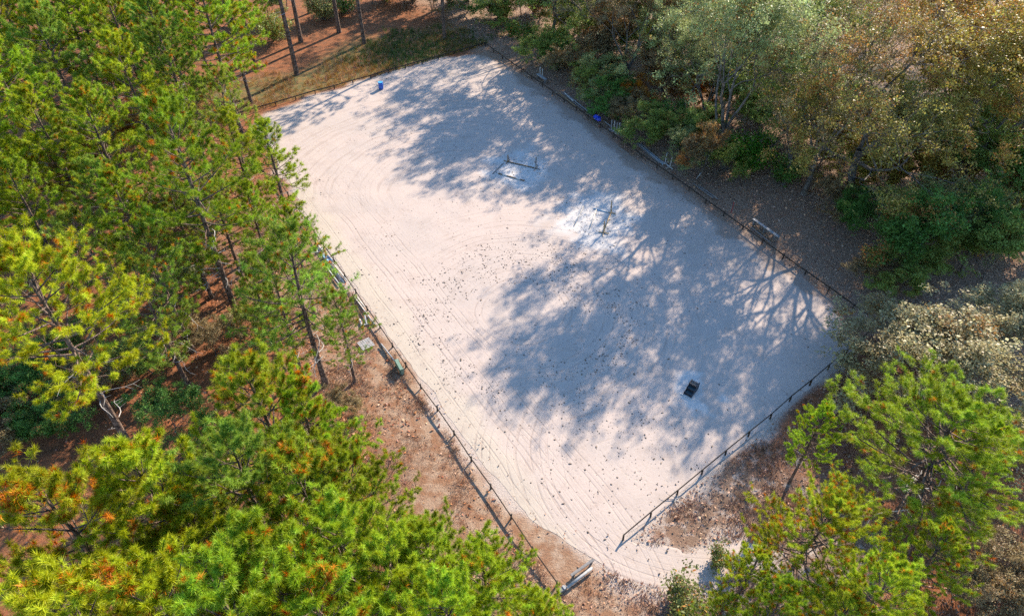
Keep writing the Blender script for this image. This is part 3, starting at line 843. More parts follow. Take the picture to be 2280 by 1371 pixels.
KIND['pX'] = make_pine(9, 23, .55, 4.4, 46, 8, 4, 22, .36, .036)
KIND['hA'] = make_hardwood(21, 20, .20, .95, 5, 40, .155, .50)
KIND['hB'] = make_hardwood(22, 20, .18, 1.05, 5, 40, .155, .52)
KIND['hC'] = make_hardwood(23, 20, .24, .85, 5, 32, .155, .46, gap=.50)
KIND['hD'] = make_hardwood(24, 19, .22, 1.0, 5, 18, .155, .44)
KIND['hE'] = make_hardwood(25, 8, .14, 1.1, 5, 34, .13, .34, .10)
KIND['hO'] = make_hardwood(33, 20.5, .36, 1.0, 5, 20, .155, .46, .40)
KIND['hG'] = make_hardwood(27, 9, .10, 1.0, 5, 26, .155, .40, .09)
KIND['hF'] = make_hardwood(26, 9, .22, .9, 4, 64, .15, .50, .08)
KIND['sA'] = make_shrub(41, 2.6, 1.7, 16, 5200, .13)
KIND['sB'] = make_shrub(42, 1.5, 1.1, 12, 2200, .12)
KIND['sC'] = make_shrub(43, 4.2, 2.2, 20, 9000, .14)

def plant(kind, base, h, label, group, name, cat, color, green=.9, wide=1.0, rz=None):
    parts, h0 = KIND[kind]
    root = empty(name, (base.x, base.y, 0), random.uniform(0, 6.28) if rz is None else rz, label, cat, group)
    s = h / h0
    root.scale = (s * wide, s * wide, s)
    for nm, me in parts:
        o = bpy.data.objects.new(nm, me); COL.objects.link(o); o.parent = root
        o.color = (*color, green)
        if nm == 'dead_limbs': o['kind'] = 'stuff'
    return root

PG1, PG2, PG3 = (0.325, 0.395, 0.032), (0.28, 0.385, 0.036), (0.225, 0.33, 0.046)   # yellow-green, green, deep green
STAND = 'pines of the stand left of the arena'
def pine(kind, x, y, h, label=None, apex=False, col=PG2, green=.93, wide=1.0, group=STAND, rz=None):
    b_ = gp(x, y, h) if apex else gp(x, y)
    j = random.uniform(.8, 1.15); green -= .085
    col = (col[0] * j * random.uniform(.88, 1.14), col[1] * j, col[2] * j)
    return plant(kind, b_, h, label or 'tall green pine crowded in among its neighbours in the stand left of the arena', group, 'pine_tree', 'pine tree', col, green, wide, rz)
# --- near left
pine('pD', 332, 1062, 17.5, 'yellow-green pine with long leaning bare trunk and bleached dead limbs at mid left', col=PG1, green=.86)
pine('pA', 60, 1080, 17, 'bright yellow-green pine at the left edge just above the bottom corner', True, PG1, .85)
pine('pC', 265, 1010, 16.5, 'yellow-green pine whose top stands before the dark hollow at lower left', True, PG1, .9)
pine('pA', 300, 1300, 17, 'yellow-green pine on the bottom edge left of centre', True, PG1, .88)
pine('pC', 90, 1310, 17, 'yellow-green pine cut by the bottom edge beside the left corner', True, PG1, .9)
pine('pC', 545, 800, 15, 'rich green pine top rising in the middle of the lower left stand', True, PG2, .9)
pine('pA', 660, 850, 13, 'green pine tinged orange beside the strip of bare ground', True, PG2, .86, .95)
pine('pB', 500, 985, 16, 'blue-green pine right of the dark gap at lower left', True, PG3, .95)
pine('pC', 640, 1010, 15, 'green pine carrying a clear patch of orange needles at lower left centre', True, PG2, .82)
pine('pA', 755, 1010, 12.5, 'green pine reaching over the rusty ground strip', True, PG2, .9)
pine('pB', 730, 1150, 15, 'dull green pine near the lower middle of the left stand', True, PG2, .92)
pine('pC', 560, 1190, 16, 'green pine between the orange-tinged one and the bottom left group', True, PG2, .9)
pine('pA', 690, 1290, 16, 'green pine with orange tips on the bottom edge left of centre', True, PG2, .86)
pine('pB', 860, 1225, 14, 'green pine at the lower tip of the bare ground strip', True, PG2, .94)
pine('pC', 935, 1180, 13, 'green pine whose top stands out against the dry grass', True, PG2, .95, .9)
pine('pA', 1070, 1248, 13, 'green pine next to the near end of the pine side fence', True, PG2, .95)
pine('pB', 980, 1320, 14, 'green pine on the bottom edge right of the bare ground strip', True, PG2, .95)
pine('pC', 1190, 1345, 10.5, 'rightmost green pine top on the bottom edge beside the grey pole', True, PG2, .95, .9)
pine('pB', 480, 1310, 17, 'green pine on the bottom edge between the two yellow-green groups', True, PG2, .9)
# --- mid left
pine('pA', 528, 700, 18, 'tall pine with long clear dark trunk at centre left', green=.93)
pine('pS', 472, 662, 11, 'slender pine just left of the long clear trunk', col=PG3)
pine('pT', 725, 852, 13.5, 'thin-crowned pine with a dark leaning trunk beside the poles', col=PG3, green=.94, wide=1.1)
pine('pT', 674, 834, 11, 'slim pine standing left of the thin-crowned one', col=PG3, wide=.8)
pine('pS', 634, 824, 10.5, 'slim pine farthest left of the three thin trunks', col=PG3, wide=.8)
pine('pT', 790, 850, 8.5, 'small pine overhanging the fence near the green box', col=PG3, wide=.9)
pine('pT', 700, 700, 10.0, 'young open pine overhanging the white poles', col=PG2, wide=1.0)
pine('pS', 580, 505, 11.5, 'young pine with a thin reddish trunk near the arena edge', col=PG2)
pine('pS', 648, 520, 11, 'young pine leaning its boughs over the sunlit sand', col=PG2, wide=1.15)
pine('pS', 606, 610, 9, 'short young pine behind the heap of white poles', col=PG2)
pine('pT', 548, 640, 10, 'open young pine right of the long clear trunk', col=PG3)
pine('pT', 430, 780, 11, 'open pine below the patch of orange ground', col=PG3)
pine('pC', 330, 640, 12, 'dull green pine beside the small orange clearing', col=PG3)
pine('pC', 120, 700, 13, 'green pine behind the left edge group of yellow-green pines', col=PG2)
pine('pF', 78, 556, 19, 'pine with a stout dark trunk at the left edge beside the orange clearing', col=PG2)
pine('pF', 395, 450, 16, 'bushy pine in front of the twin trunks', col=PG2, wide=.95)
pine('pG', 470, 400, 15.5, 'deep green pine left of the young pines at the arena edge', col=PG3)
pine('pG', 240, 560, 15, 'pine behind the small orange clearing', col=PG2)
pine('pF', 170, 480, 17, 'green pine right of the stout dark trunk', col=PG2)
pine('pG', 20, 660, 16, 'green pine on the left edge below the stout dark trunk', col=PG2)
pine('pT', 560, 420, 12, 'thin pine at the corner where the sand begins', col=PG3)
pine('pF', 545, 320, 18, 'tall pine with open crown at the far left corner of the sand', col=PG2, green=.88)
pine('pF', 268, 304, 18.5, 'left one of the twin pine trunks in the upper left stand', col=PG2)
pine('pG', 294, 300, 18.5, 'right one of the twin pine trunks in the upper left stand', col=PG2)
pine('pF', 228, 152, 19, 'pine with a thick grey trunk and forked limb at upper left', col=PG2)
for x, y, h, k, lb in [
    (60, 380, 18, 'pF', 'pine at the left edge above the stout dark trunk'),
    (150, 330, 18, 'pG', 'pine left of the twin trunks, one row nearer'),
    (10, 280, 19, 'pF', 'pine at the left edge level with the twin trunks'),
    (110, 230, 19, 'pG', 'pine second from the left edge above the twin trunks'),
    (370, 330, 17, 'pG', 'pine right of the twin trunks'),
    (330, 215, 18, 'pF', 'pine just behind the twin trunks'),
    (430, 250, 17, 'pG', 'pine between twin trunks and the open-crowned corner pine'),
    (180, 200, 19, 'pF', 'pine left of the thick grey forked trunk, nearer'),
    (50, 170, 20, 'pF', 'pine at the left edge level with the grey forked trunk'),
    (120, 110, 20, 'pG', 'pine left of the thick grey forked trunk, farther back'),
    (300, 130, 19, 'pF', 'pine right of the thick grey forked trunk'),
    (390, 160, 18, 'pF', 'pine second right of the thick grey forked trunk'),
    (470, 180, 17, 'pG', 'pine left of the open-crowned corner pine, farther back'),
    (10, 90, 21, 'pG', 'pine nearest the upper left corner on the left edge'),
    (210, 60, 20, 'pG', 'pine behind the thick grey forked trunk'),
    (320, 60, 19, 'pF', 'pine in the back row above the twin trunks'),
    (420, 80, 18, 'pG', 'pine in the back row, second left of the far stems'),
    (500, 110, 17, 'pF', 'pine in the back row next to the far stems'),
    (90, 30, 20, 'pF', 'pine in the last row near the upper left corner'),
    (380, 10, 19, 'pG', 'pine in the last row at the middle of the stand'),
    (490, 30, 17, 'pF', 'pine in the last row left of the far stems'),
    (390, 700, 13, 'pG', 'green pine two trunks left of the long clear trunk'),
    (480, 560, 14, 'pG', 'green pine right above the long clear trunk'),
    (330, 560, 15, 'pF', 'green pine at the right rim of the orange clearing'),
    (120, 600, 16, 'pF', 'green pine at the left rim of the orange clearing'),
    (450, 340, 16, 'pF', 'green pine right behind the bushy one'),
    (240, 400, 17, 'pF', 'green pine left of the bushy one before the twin trunks'),
    (560, 230, 15, 'pG', 'pine behind the open-crowned corner pine'),
    (520, 60, 17, 'pF', 'pine at the top edge beside the grey-green sapling'),
    (570, 150, 15, 'pG', 'pine at the left end of the far fence'),
    (-60, 200, 20, 'pF', 'pine cut by the left edge level with the grey forked trunk'),
    (-40, 420, 19, 'pG', 'pine cut by the left edge above the orange clearing'),
    (-90, 620, 18, 'pF', 'pine cut by the left edge below the orange clearing'),
    (-120, 900, 17, 'pC', 'pine cut by the left edge beside the dark hollow')]:
    pine(k, x, y, h, lb, col=random.choice((PG1, PG2, PG2, PG3)), green=random.uniform(.86, .95))
UP = 'undergrowth beneath the pines'
pine('pG', 190, 690, 13.5, 'green pine just below the orange clearing', col=PG2)
pine('pG', 20, 790, 14.5, 'green pine on the left edge below the orange clearing, nearer', col=PG2)
pine('pT', 300, 745, 11.5, 'open green pine behind the leaning yellow-green one', col=PG3)
pine('pT', 415, 850, 11, 'open green pine above the dark gap at lower left', col=PG3)
pine('pC', 400, 1120, 14, 'yellow-green pine at the right of the bottom left group', True, PG1, .9)
# --- tall bare stems beyond the far fence
far = 'tall bare-stemmed pines beyond the far fence'
pine('pX', 661, 166, 23, 'tall pine stem leftmost beyond the far fence, nearest the fence', group=far)
pine('pX', 670, 93, 23, 'tall pine stem just behind the leftmost stem beyond the far fence', group=far)
pine('pX', 755, 72, 24, 'dark thick pine stem in the shade beyond the far fence', group=far)
pine('pX', 811, 97, 22, 'straight pine stem in the middle of the red clearing', group=far)
pine('pX', 990, 88, 21, 'pale pine stem standing in the green weeds beyond the far fence', group=far)
pine('pX', 690, 30, 23, 'pine stem farthest back at the top edge left of the clearing', group=far)
# --- lower right
near_r = 'pines at the lower right'
pine('pR', 1978, 1165, 10.8, 'broad pine with stout forked limbs at lower right', col=PG2, green=.93, group=near_r, wide=1.3)
pine('pR', 1850, 1120, 9.5, 'pine thick with orange needles at lower right', True, PG2, .80, .9, near_r)
pine('pC', 1690, 1230, 8.0, 'small pine at the edge of the sandy corner at lower right', True, PG2, .86, .9, near_r)
pine('pB', 2000, 1260, 11.5, 'pine below the broad forked one, cut by the bottom edge', True, PG2, .88, .9, near_r)
pine('pC', 1760, 1310, 9.5, 'pine on the bottom edge right of the sandy way out', True, PG2, .88, .9, near_r)
pine('pB', 2235, 960, 9.5, 'pine at the right edge beside the broad forked one', True, PG2, .92, .9, near_r)
pine('pT', 1620, 1330, 6, 'young pine on the bottom edge beside the sandy way out', True, PG2, .9, .9, near_r)
pine('pC', 1840, 905, 7.5, 'pine whose top hides the near right bend of the fence', True, PG2, .92, .9, near_r)

pine('pA', 2120, 1180, 9.5, 'pine right of the orange-laden one at lower right', True, PG2, .9, .9, near_r)
pine('pC', 1900, 1330, 10, 'pine on the bottom edge under the orange-laden one', True, PG2, .86, .9, near_r)

# ------------------------------------------------------------------ hardwoods on the right
OL, GO, GY, DG, BR = (0.215, 0.285, 0.068), (0.31, 0.25, 0.052), (0.265, 0.31, 0.12), (0.09, 0.195, 0.042), (0.26, 0.205, 0.10)
ST = (0.34, 0.30, 0.15)
WOOD = 'hardwoods of the wood right of the arena'
def hard(kind, x, y, h, label, col, green=.8, wide=1.0, group=WOOD, rz=None, name='hardwood_tree'):
    j = random.uniform(.92, 1.08)
    return plant(kind, gp(x, y), h, label or 'olive-green hardwood crowded into the wood right of the arena', group, name, 'tree', tuple(c * j for c in col), green, wide, rz)
hard('hO', 1882, 458, 20.5, 'big oak with a clear dark trunk rising from leaf litter at right', (.25, .22, .055), .80, 1.0)
hard('hA', 2110, 480, 20, 'broad golden-olive oak at the right, its trunk hidden', GO, .70, 1.1)
hard('hC', 1790, 300, 20.0, 'tall tree with forked grey limbs showing at upper right', OL, .85)
hard('hD', 1790, 432, 20.0, 'slender leaning tree left of the clear dark trunk', BR, .6, .8)
hard('hD', 1745, 410, 13.0, 'dark-stemmed tree behind the bright green bush', OL, .8, .85)
hard('hA', 1615, 372, 21.0, 'pale olive tree above the bright green bush', GY, .85)
hard('hD', 1560, 290, 12, 'thin-leaved grey-green tree behind the pair of white uprights', GY, .8)
hard('hB', 1480, 225, 15, 'grey-green tree with orange sprays beside its trunk', GY, .72)
hard('hA', 1395, 195, 16, 'brownish tree behind the row of white uprights', BR, .7)
hard('hC', 1310, 150, 21, 'olive tree behind the plank bench', OL, .8)
hard('hB', 1225, 95, 19, 'olive-brown tree at the far right corner of the arena', OL, .75)
hard('hD', 1120, 60, 14.5, 'small olive tree beyond the far corner of the fence', OL, .8, .9)
hard('hA', 1440, 110, 14.5, 'olive tree behind the brownish one and the plank bench', OL, .8)
hard('hB', 1560, 150, 16, 'pale grey-green tree behind the orange sprays', GY, .85)
hard('hA', 1660, 190, 16, 'olive tree farther back above the bright green bush', OL, .85)
hard('hC', 1330, 50, 14.5, 'olive tree on the top edge right of the fence corner', OL, .8)
hard('hB', 1480, 40, 14.5, 'grey-green tree on the top edge above the orange sprays', GY, .8)
hard('hA', 1620, 60, 14.5, 'olive tree on the top edge above the pale olive one', OL, .85)
hard('hC', 1760, 120, 14.5, 'olive tree on the top edge left of the forked grey limbs', OL, .85)
hard('hB', 1900, 210, 17, 'golden oak in the upper right behind the forked tree', GO, .75)
hard('hA', 2080, 300, 21.0, 'golden-brown oak with a rounded top at upper right', GO, .6, 1.1)
hard('hB', 2240, 420, 20.0, 'green-gold oak at the right edge', OL, .75)
hard('hC', 2140, 610, 10.0, 'dull green tree above the pale leafy tree at right', DG, .8, .95)
hard('hA', 2300, 590, 12.0, 'dark olive tree cut by the right edge', OL, .8)
hard('hB', 2250, 200, 20.0, 'olive tree in the upper right corner', OL, .8)
hard('hC', 1900, 80, 14.5, 'grey-green tree on the top edge behind the forked grey limbs', GY, .85)
hard('hA', 2050, 100, 14.5, 'olive tree on the top edge before the golden-brown oak', OL, .8)
hard('hD', 1230, 20, 14.5, 'brown thin-leaved tree on the top edge near the fence corner', BR, .7)
hard('hB', 1080, 15, 14.5, 'shaded tree at the top edge above the fence corner', OL, .7)
hard('hD', 1000, 10, 17.0, 'thin tree on the top edge above the green weeds', BR, .6)
hard('hA', 2180, 40, 14.5, 'dark green tree on the top edge near the upper right corner', DG, .9)
hard('hE', 2090, 880, 8, 'pale straw-leaved spreading tree above the lower right pines', ST, .85, 1.5)
hard('hE', 2240, 850, 8, 'pale straw-leaved tree at the right edge', ST, .8, 1.2)
hard('hE', 1975, 830, 5.5, 'low pale bush-like tree at the right bend of the fence', ST, .8, 1.2)
hard('hF', 2000, 620, 9.0, 'dark leafy sapling right of the clear oak trunk', DG, .7)
hard('hF', 1560, 410, 7.0, 'thin sapling behind the right fence at mid length', BR, .5, .8)
hard('hG', 1420, 258, 5.0, 'orange-leaved sapling behind the row of white uprights', (0.48, 0.22, 0.035), .5)
hard('hG', 1520, 255, 5.5, 'orange sapling under the grey-green trees', (0.48, 0.22, 0.035), .5)
hard('hF', 265, 480, 9.0, 'yellowing sapling under the twin pine trunks', (0.30, 0.22, 0.06), .6, group='saplings under the pines')
hard('hF', 400, 600, 8.0, 'brownish sapling left of the long clear pine trunk', BR, .6, group='saplings under the pines')
hard('hF', 330, 400, 8.0, 'yellow sapling between the upper left pines', (0.30, 0.22, 0.06), .6, group='saplings under the pines')
hard('hF', 740, 30, 7.0, 'dark bushy sapling by the thick stem beyond the far fence', DG, .85, group='saplings beyond the far fence')
hard('hF', 600, 60, 7.0, 'grey-green sapling left of the red clearing', GY, .8, group='saplings beyond the far fence')
hard('hF', 900, 20, 7.0, 'dark sapling at the top edge behind the red clearing', DG, .8, group='saplings beyond the far fence')
for x, y, h, col, lb in [(60, 900, 4.5, DG, 'dark undergrowth added for darkness at the left edge in the dark hollow'), (150, 960, 4, DG, 'dark undergrowth added for darkness in the middle of the dark hollow'),  # plants in the hollow are added to cover open ground and darken it
                         (230, 900, 4, BR, 'brown undergrowth added for darkness left of the leaning bare trunk'), (120, 850, 5, DG, 'dark undergrowth added for darkness at the back of the hollow'),
                         (390, 960, 4, DG, 'dark undergrowth added for darkness right of the leaning bare trunk'), (20, 980, 4, BR, 'brown undergrowth added for darkness at the left edge of the hollow'),
                         (340, 830, 4.5, OL, 'olive undergrowth below the orange clearing'), (480, 790, 3.5, BR, 'brown undergrowth below the long clear trunk'),
                         (430, 640, 4, GY, 'grey-green undergrowth left of the long clear trunk'), (600, 720, 3.5, OL, 'olive undergrowth among the three thin trunks'),
                         (300, 360, 5, OL, 'olive undergrowth right of the twin trunks'), (490, 480, 4.5, BR, 'brown undergrowth left of the young pines'),
                         (760, 930, 2.6, BR, 'low brown undergrowth at the pine side of the bare strip'), (2200, 1290, 4, BR, 'reddish undergrowth in the lower right corner'),
                         (2120, 1330, 3.5, BR, 'reddish undergrowth on the bottom edge near the right corner')]:
    hard('hG', x, y, h, lb, col, .75, 1.25, UP)
SG = 'saplings of the wood right of the arena'
for x, y, h, col, gr_, lb in [
    (1265, 185, 5, BR, .7, 'brown undergrowth right of the plank bench'), (1310, 222, 5, OL, .8, 'olive undergrowth behind the dark teal trough'),
    (1360, 252, 5, DG, .85, 'green undergrowth just behind the row of white uprights'), (1405, 288, 4.5, BR, .7, 'brown undergrowth just behind the dark uprights'),
    (1450, 320, 5, OL, .8, 'olive undergrowth behind the pole heap below the dark uprights'), (1515, 362, 4.5, GY, .8, 'grey-green undergrowth right of the pair of white uprights'),
    (1590, 395, 4.5, OL, .75, 'olive undergrowth behind the dark pole heap'), (1215, 140, 5, OL, .8, 'olive undergrowth left of the plank bench'),
    (1835, 470, 4, BR, .7, 'brown undergrowth left of the oak foot'), (1990, 640, 4.5, OL, .8, 'olive undergrowth above the right bend of the fence'),
    (2000, 575, 6.5, OL, .8, 'olive young tree right of the oak foot'), (2085, 560, 7.5, GY, .8, 'grey-green young tree behind the olive one at right'),
    (2180, 640, 7, OL, .75, 'olive young tree just above the straw-leaved one'), (2245, 560, 8, GO, .7, 'golden young tree at the right edge'),
    (1935, 385, 9, GY, .8, 'grey-green young tree behind the oak trunk'), (2150, 420, 10, OL, .75, 'olive young tree under the golden-brown oak'),
    (1845, 345, 8, OL, .8, 'olive young tree behind the slender leaning one'), (1930, 640, 3.2, BR, .7, 'low brown growth outside the right bend of the fence'),
    (2260, 330, 10, OL, .8, 'olive young tree at the right edge under the upper corner tree'), (1790, 260, 9, GY, .8, 'grey-green young tree at the foot of the forked grey limbs'),
    (1290, 120, 8, OL, .8, 'olive sapling behind the dark bush by the bench'), (1350, 170, 9, BR, .6, 'brown sapling above the blue tarpaulin'),
    (1330, 215, 6, GY, .7, 'grey-green sapling close behind the blue tarpaulin'), (1450, 180, 9, OL, .8, 'olive sapling left of the orange sprays'),
    (1440, 240, 7, BR, .6, 'brown sapling beside the orange-leaved one'), (1600, 270, 9, GY, .8, 'grey-green sapling above the bright green bush'),
    (1570, 350, 6, OL, .7, 'olive sapling left of the bright green bush'), (1690, 300, 10, OL, .8, 'olive sapling right above the bright green bush'),
    (1710, 350, 7, GY, .7, 'grey-green sapling right of the bright green bush'), (1820, 380, 8, GO, .6, 'golden sapling left of the clear oak trunk'),
    (1960, 430, 9, GO, .7, 'golden sapling right of the clear oak trunk'),
    (2010, 380, 10, OL, .7, 'olive sapling under the broad golden oak'), (2130, 470, 9, OL, .8, 'olive sapling under the oaks near the right edge'),
    (2200, 520, 9, DG, .8, 'dark sapling near the right edge'), (1200, 60, 8, OL, .7, 'olive sapling beyond the far right corner'),
    (1160, 40, 8, DG, .8, 'dark sapling behind the far fence corner'), (1400, 90, 10, GY, .8, 'grey-green sapling deep in the upper wood'),
    (1540, 110, 10, OL, .8, 'olive sapling deep in the upper wood right of the grey-green one'), (1040, 30, 7, DG, .8, 'dark sapling right of the pale pine stem'),
    (1090, 60, 5, OL, .7, 'low olive sapling left of the fence corner'), (960, 35, 6, BR, .7, 'brown sapling left of the pale pine stem'),
    (830, 10, 7, OL, .7, 'olive sapling at the top edge above the red clearing'), (640, 20, 8, DG, .8, 'dark sapling between the leftmost tall stems')]:
    hard('hG' if (x + y) % 20 else 'hF', x, y, h, lb, col, gr_, 1.2, SG)
UN = 'bushes along the right fence'
def shrub(kind, x, y, h, label, col, green=.9, wide=1.0, group=UN):
    return plant(kind, gp(x, y), h, label, group, 'leafy_bush', 'bush', col, green, wide)
shrub('sC', 1655, 385, 5.2, 'bright green leafy bush behind the right fence', (0.05, 0.17, 0.02), .97)
shrub('sC', 1240, 155, 4.5, 'dark green bush beside the plank bench', DG, .97)
shrub('sC', 1480, 300, 4.8, 'dark green bush behind the dark uprights', DG, .97)
shrub('sA', 1540, 330, 3.2, 'dark bush right of the pair of white uprights', DG, .95)
shrub('hG', 1905, 520, 4.6, 'dark green bush at the foot of the clear oak trunk', DG, .92, 1.2)
shrub('sA', 1740, 400, 3.0, 'dark bush right of the bright green one', DG, .95)
shrub('sA', 1300, 190, 2.6, 'brown-leaved bush behind the pole heap at the far right fence', BR, .7)
shrub('sA', 1380, 240, 2.8, 'brown bush behind the blue tarpaulin', BR, .6)
shrub('sA', 1180, 100, 3.0, 'green bush beyond the far corner of the fence', DG, .9)
shrub('sB', 1140, 80, 2.2, 'small green bush left of the one beyond the far fence corner', DG, .9)
shrub('sA', 2170, 560, 3.2, 'olive bush near the right edge', OL, .7)
shrub('sC', 1110, 40, 5.0, 'olive bush on the far side of the fence corner', OL, .8, 1.2)
shrub('sC', 1190, 30, 5.5, 'brown-olive bush at the top behind the fence corner', BR, .7, 1.2)
shrub('sC', 1260, 70, 5.5, 'olive bush behind the tree at the far right corner', OL, .8, 1.2)
shrub('sC', 1040, 5, 5.0, 'dark bush at the top edge above the weeds', DG, .8, 1.2)
shrub('sC', 920, 5, 5.0, 'brown bush at the top edge left of the pale stem', BR, .7, 1.3)
shrub('sC', 720, 45, 4.5, 'grey-green bush between the tall stems beyond the far fence', GY, .8, 1.2)
shrub('sA', 770, 25, 3.5, 'dark bush behind the dark thick stem', DG, .85, 1.2)
shrub('sC', 610, 90, 4.5, 'olive bush left of the leftmost tall stems', OL, .8, 1.2)
shrub('sC', 860, 0, 5.0, 'olive bush at the top edge behind the straight stem', OL, .75, 1.3)
shrub('sB', 1520, 1345, 1.9, 'pale green bush on the bottom edge beside the sandy way out', (0.16, 0.19, 0.06), .9, 1.1, 'bushes at the bottom')
shrub('sB', 1600, 1250, 1.2, 'small pale green bush at the end of the sandy way out', (0.14, 0.18, 0.05), .9, 1.0, 'bushes at the bottom')

# ------------------------------------------------------------------ stuff: litter, grass, hoof marks
rg = np.random.default_rng(99)
def scatter(n, x0, x1, y0, y1, wfun):
    P = np.c_[rg.uniform(x0, x1, n), rg.uniform(y0, y1, n)]
    return P[rg.uniform(0, 1, n) < wfun(P[:, 0], P[:, 1])]
def sdist(a, b):
    L = math.hypot(b.x - a.x, b.y - a.y)
    return lambda x, y: (-(x - a.x) * (b.y - a.y) + (y - a.y) * (b.x - a.x)) / L      # > 0 to the left of a->b
s_r, s_l, s_f, s_n = sdist(TOP, RT), sdist(NL, FL), sdist(FL, TOP), sdist(RT, NR)
def sand_sd(x, y):
    d = np.full(x.shape, 1e9)
    for i in range(len(SAND)): d = np.minimum(d, seg_d(x, y, SAND[i], SAND[(i + 1) % len(SAND)]))
    return np.where(inside(x, y, SAND) | inside(x, y, PATHP), -d, d)
def litter(name, P, size, color, green, label, zoff=.02):
    n = len(P)
    V3 = np.c_[P, rg.uniform(.0, .09, n) + zoff]
    me = leaves_mesh(name, V3, size, rg.uniform(0, 1, n), np.clip(rg.normal(.5, .25, n), 0, 1), rg, 1.0)
    me.materials.append(M['litter'])
    o = link(name, me); o.color = (*color, green)
    return tag(o, label, 'leaf litter', None, 'stuff')
Pr = scatter(90000, -8, 62, 22, 112, lambda x, y: (s_r(x, y) > -.6) * np.exp(-np.clip(s_r(x, y) - 9, 0, 99) / 12) * (sand_sd(x, y) > -.5) * (.25 + .75 * vnoise(x, y, 2.0, 51)))
litter('leaf_litter', Pr, .17, (0.40, 0.28, 0.20), .6, 'brown and tan fallen leaves under the hardwoods')
Pe = scatter(60000, -40, 40, 15, 102, lambda x, y: np.exp(-(np.clip(sand_sd(x, y), -3, 3) / .7) ** 2) * vnoise(x, y, 1.5, 52) * (sand_sd(x, y) > -1.2))
litter('edge_litter', Pe, .11, (0.22, 0.13, 0.08), .6, 'dry leaves and straw blown along the sand edge', .03)
Pl = scatter(90000, -60, 4, 14, 95, lambda x, y: (s_l(x, y) > .1) * np.exp(-np.clip(s_l(x, y) - 10, 0, 99) / 14) * (.3 + .7 * vnoise(x, y, 2.5, 53)) * (sand_sd(x, y) > .1))
litter('pine_straw', Pl, .15, (0.34, 0.15, 0.06), .6, 'rust pine straw and dead leaves on the ground under the pines')

Pn = scatter(40000, 2, 34, 10, 44, lambda x, y: (s_n(x, y) > .1) * (sand_sd(x, y) > .2) * sstep(vnoise(x, y, 1.3, 54), -.1, .5))
litter('corner_litter', Pn, .13, (0.24, 0.15, 0.10), .6, 'brown fallen leaves and twigs outside the near fence')

def grass(name, P, hgt, wid, color, green, label, blades=9):
    n = len(P); B = blades
    c = np.c_[P, np.zeros(n)][:, None] + np.concatenate([rg.normal(0, .10, (n, B, 2)), np.zeros((n, B, 1))], 2)
    d = np.concatenate([rg.normal(0, .38, (n, B, 2)), np.ones((n, B, 1))], 2)
    t = c + unit(d) * hgt * rg.uniform(.5, 1.15, (n, B, 1))
    s = unit(np.concatenate([rg.normal(0, 1, (n, B, 2)), np.zeros((n, B, 1))], 2)) * wid * .5
    V = np.stack([c - s, c + s, t], 2).reshape(-1, 3)
    cl = np.repeat(rg.uniform(0, 1, n), B)
    me = mesh_np(name, V, [np.arange(len(V)).reshape(-1, 3)], {'var': ('FACE', np.clip(.5 + .4 * (cl - .5) + rg.normal(0, .15, n * B), 0, 1)), 'age': ('FACE', np.repeat(rg.uniform(0, 1, n), B))})
    me.materials.append(M['litter'])
    o = link(name, me); o.color = (*color, green)
    return tag(o, label, 'grass', None, 'stuff')
Pg = scatter(16000, -42, 2, 70, 112, lambda x, y: (s_f(x, y) > .15) * (1 - sstep(s_f(x, y), 5, 11)) * (s_r(x, y) < 1) * sstep(vnoise(x, y, 3, 61), .2, .6))
grass('dry_grass', Pg, .55, .035, (0.36, 0.22, 0.06), .7, 'tall ochre grass outside the far fence')
gw = gp(960, 118)
Pw = scatter(9000, -24, 4, 80, 110, lambda x, y: (s_f(x, y) > .3) * (1 - sstep(np.hypot((x - gw.x) * .75, y - gw.y) + vnoise(x, y, 2, 62) * 4 - 2, 5, 10)))
grass('green_weeds', Pw, .6, .05, (0.075, 0.12, 0.03), .85, 'green weeds in the shade beyond the far fence')
Pv = scatter(70000, -30, 6, 14, 55, lambda x, y: (s_l(x, y) > .2) * (1 - sstep(s_l(x, y), 3, 8)) * sstep(vnoise(x, y, 1.6, 63), .25, .7))
grass('verge_grass', Pv, .20, .035, (0.40, 0.29, 0.19), .7, 'short dry tan grass between pine side fence and trees', 7)
Pc = scatter(30000, 2, 30, 14, 42, lambda x, y: (s_n(x, y) > .2) * (sand_sd(x, y) > .3) * sstep(vnoise(x, y, 2, 64), .35, .75))
grass('corner_grass', Pc, .22, .035, (0.30, 0.19, 0.11), .6, 'dry brown weeds outside the near fence', 7)

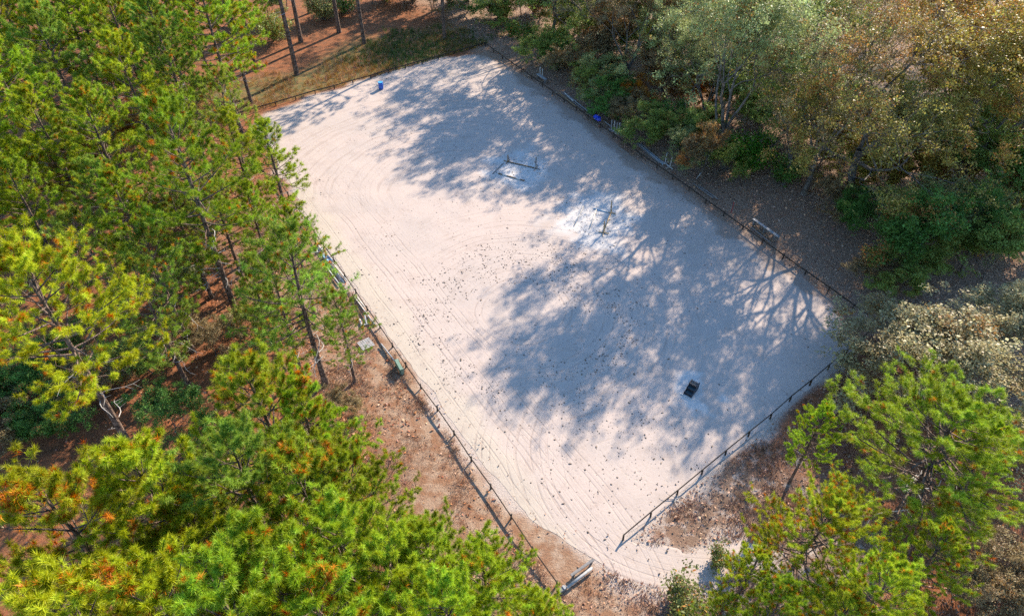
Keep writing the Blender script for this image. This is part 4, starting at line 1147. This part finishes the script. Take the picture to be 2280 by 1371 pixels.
# hoof marks: small lumps, coloured dark for the shade inside hoofprint dents
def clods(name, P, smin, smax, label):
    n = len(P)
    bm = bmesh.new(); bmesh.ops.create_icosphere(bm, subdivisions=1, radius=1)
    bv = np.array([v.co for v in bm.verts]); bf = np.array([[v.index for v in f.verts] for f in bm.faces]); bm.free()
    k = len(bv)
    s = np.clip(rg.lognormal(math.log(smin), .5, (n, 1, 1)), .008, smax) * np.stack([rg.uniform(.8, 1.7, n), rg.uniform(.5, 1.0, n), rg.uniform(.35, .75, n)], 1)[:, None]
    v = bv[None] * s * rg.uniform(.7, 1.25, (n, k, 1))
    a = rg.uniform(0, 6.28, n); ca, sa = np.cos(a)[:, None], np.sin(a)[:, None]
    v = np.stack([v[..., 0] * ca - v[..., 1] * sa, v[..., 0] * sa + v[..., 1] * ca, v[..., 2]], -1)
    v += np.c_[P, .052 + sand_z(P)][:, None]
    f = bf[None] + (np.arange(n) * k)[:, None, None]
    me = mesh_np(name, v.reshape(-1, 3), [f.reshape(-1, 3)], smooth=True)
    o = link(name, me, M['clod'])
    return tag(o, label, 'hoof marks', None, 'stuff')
M['clod'] = simple('dark_hoof_clods', (0.10, 0.075, 0.06), (0.21, 0.16, 0.12), 0.9)  # dark tone stands in for shade in the hoofprints
def hoofw(x, y):
    ring = np.hypot(x - C_RING.x, y - C_RING.y)
    w = np.exp(-((ring - 6.5) / 2.6) ** 2) * 2.2 * sstep(vnoise(x, y, 2.2, 71), .25, .7) * sstep(vnoise(x, y, .7, 73), .2, .8)
    w = w + .13 * sstep(vnoise(x, y, 5, 72), .3, .7) * sstep(vnoise(x, y, .8, 74), .2, .8) + .25 * np.exp(-((np.hypot(x - gp(1330, 1000).x, y - gp(1330, 1000).y)) / 6) ** 2)
    for p in (J1, J2): w = w + .5 * np.exp(-(np.hypot(x - p.x, y - p.y) / 2.6) ** 2)
    return w * (sand_sd(x, y) < -.5)
clods('hoof_marks', scatter(120000, -34, 32, 18, 95, hoofw), .031, .078, 'hoof scuffs and clods, dent shade in their colour, scattered over the sand')
# small fallen branch by the near fence
bp = gp(1505, 1112)
root = empty('fallen_branch', (bp.x, bp.y, .05), .4, 'small bleached fallen branch outside the near fence', 'branch')
it = []
for k in range(7):
    a = k * .9 + .3; t = np.linspace(0, 1, 5)[:, None]; ln = .35 + .25 * (k % 3)
    it.append((np.array([0, 0, .05]) + np.array([math.cos(a), math.sin(a), .25 + .1 * (k % 2)]) * ln * t + np.array([.1, .05, 0]) * np.sin(t * 4 + k), np.linspace(.028, .008, 5), 5))
me = tubes('limb', it); link('limb', me, M['dead'], root)
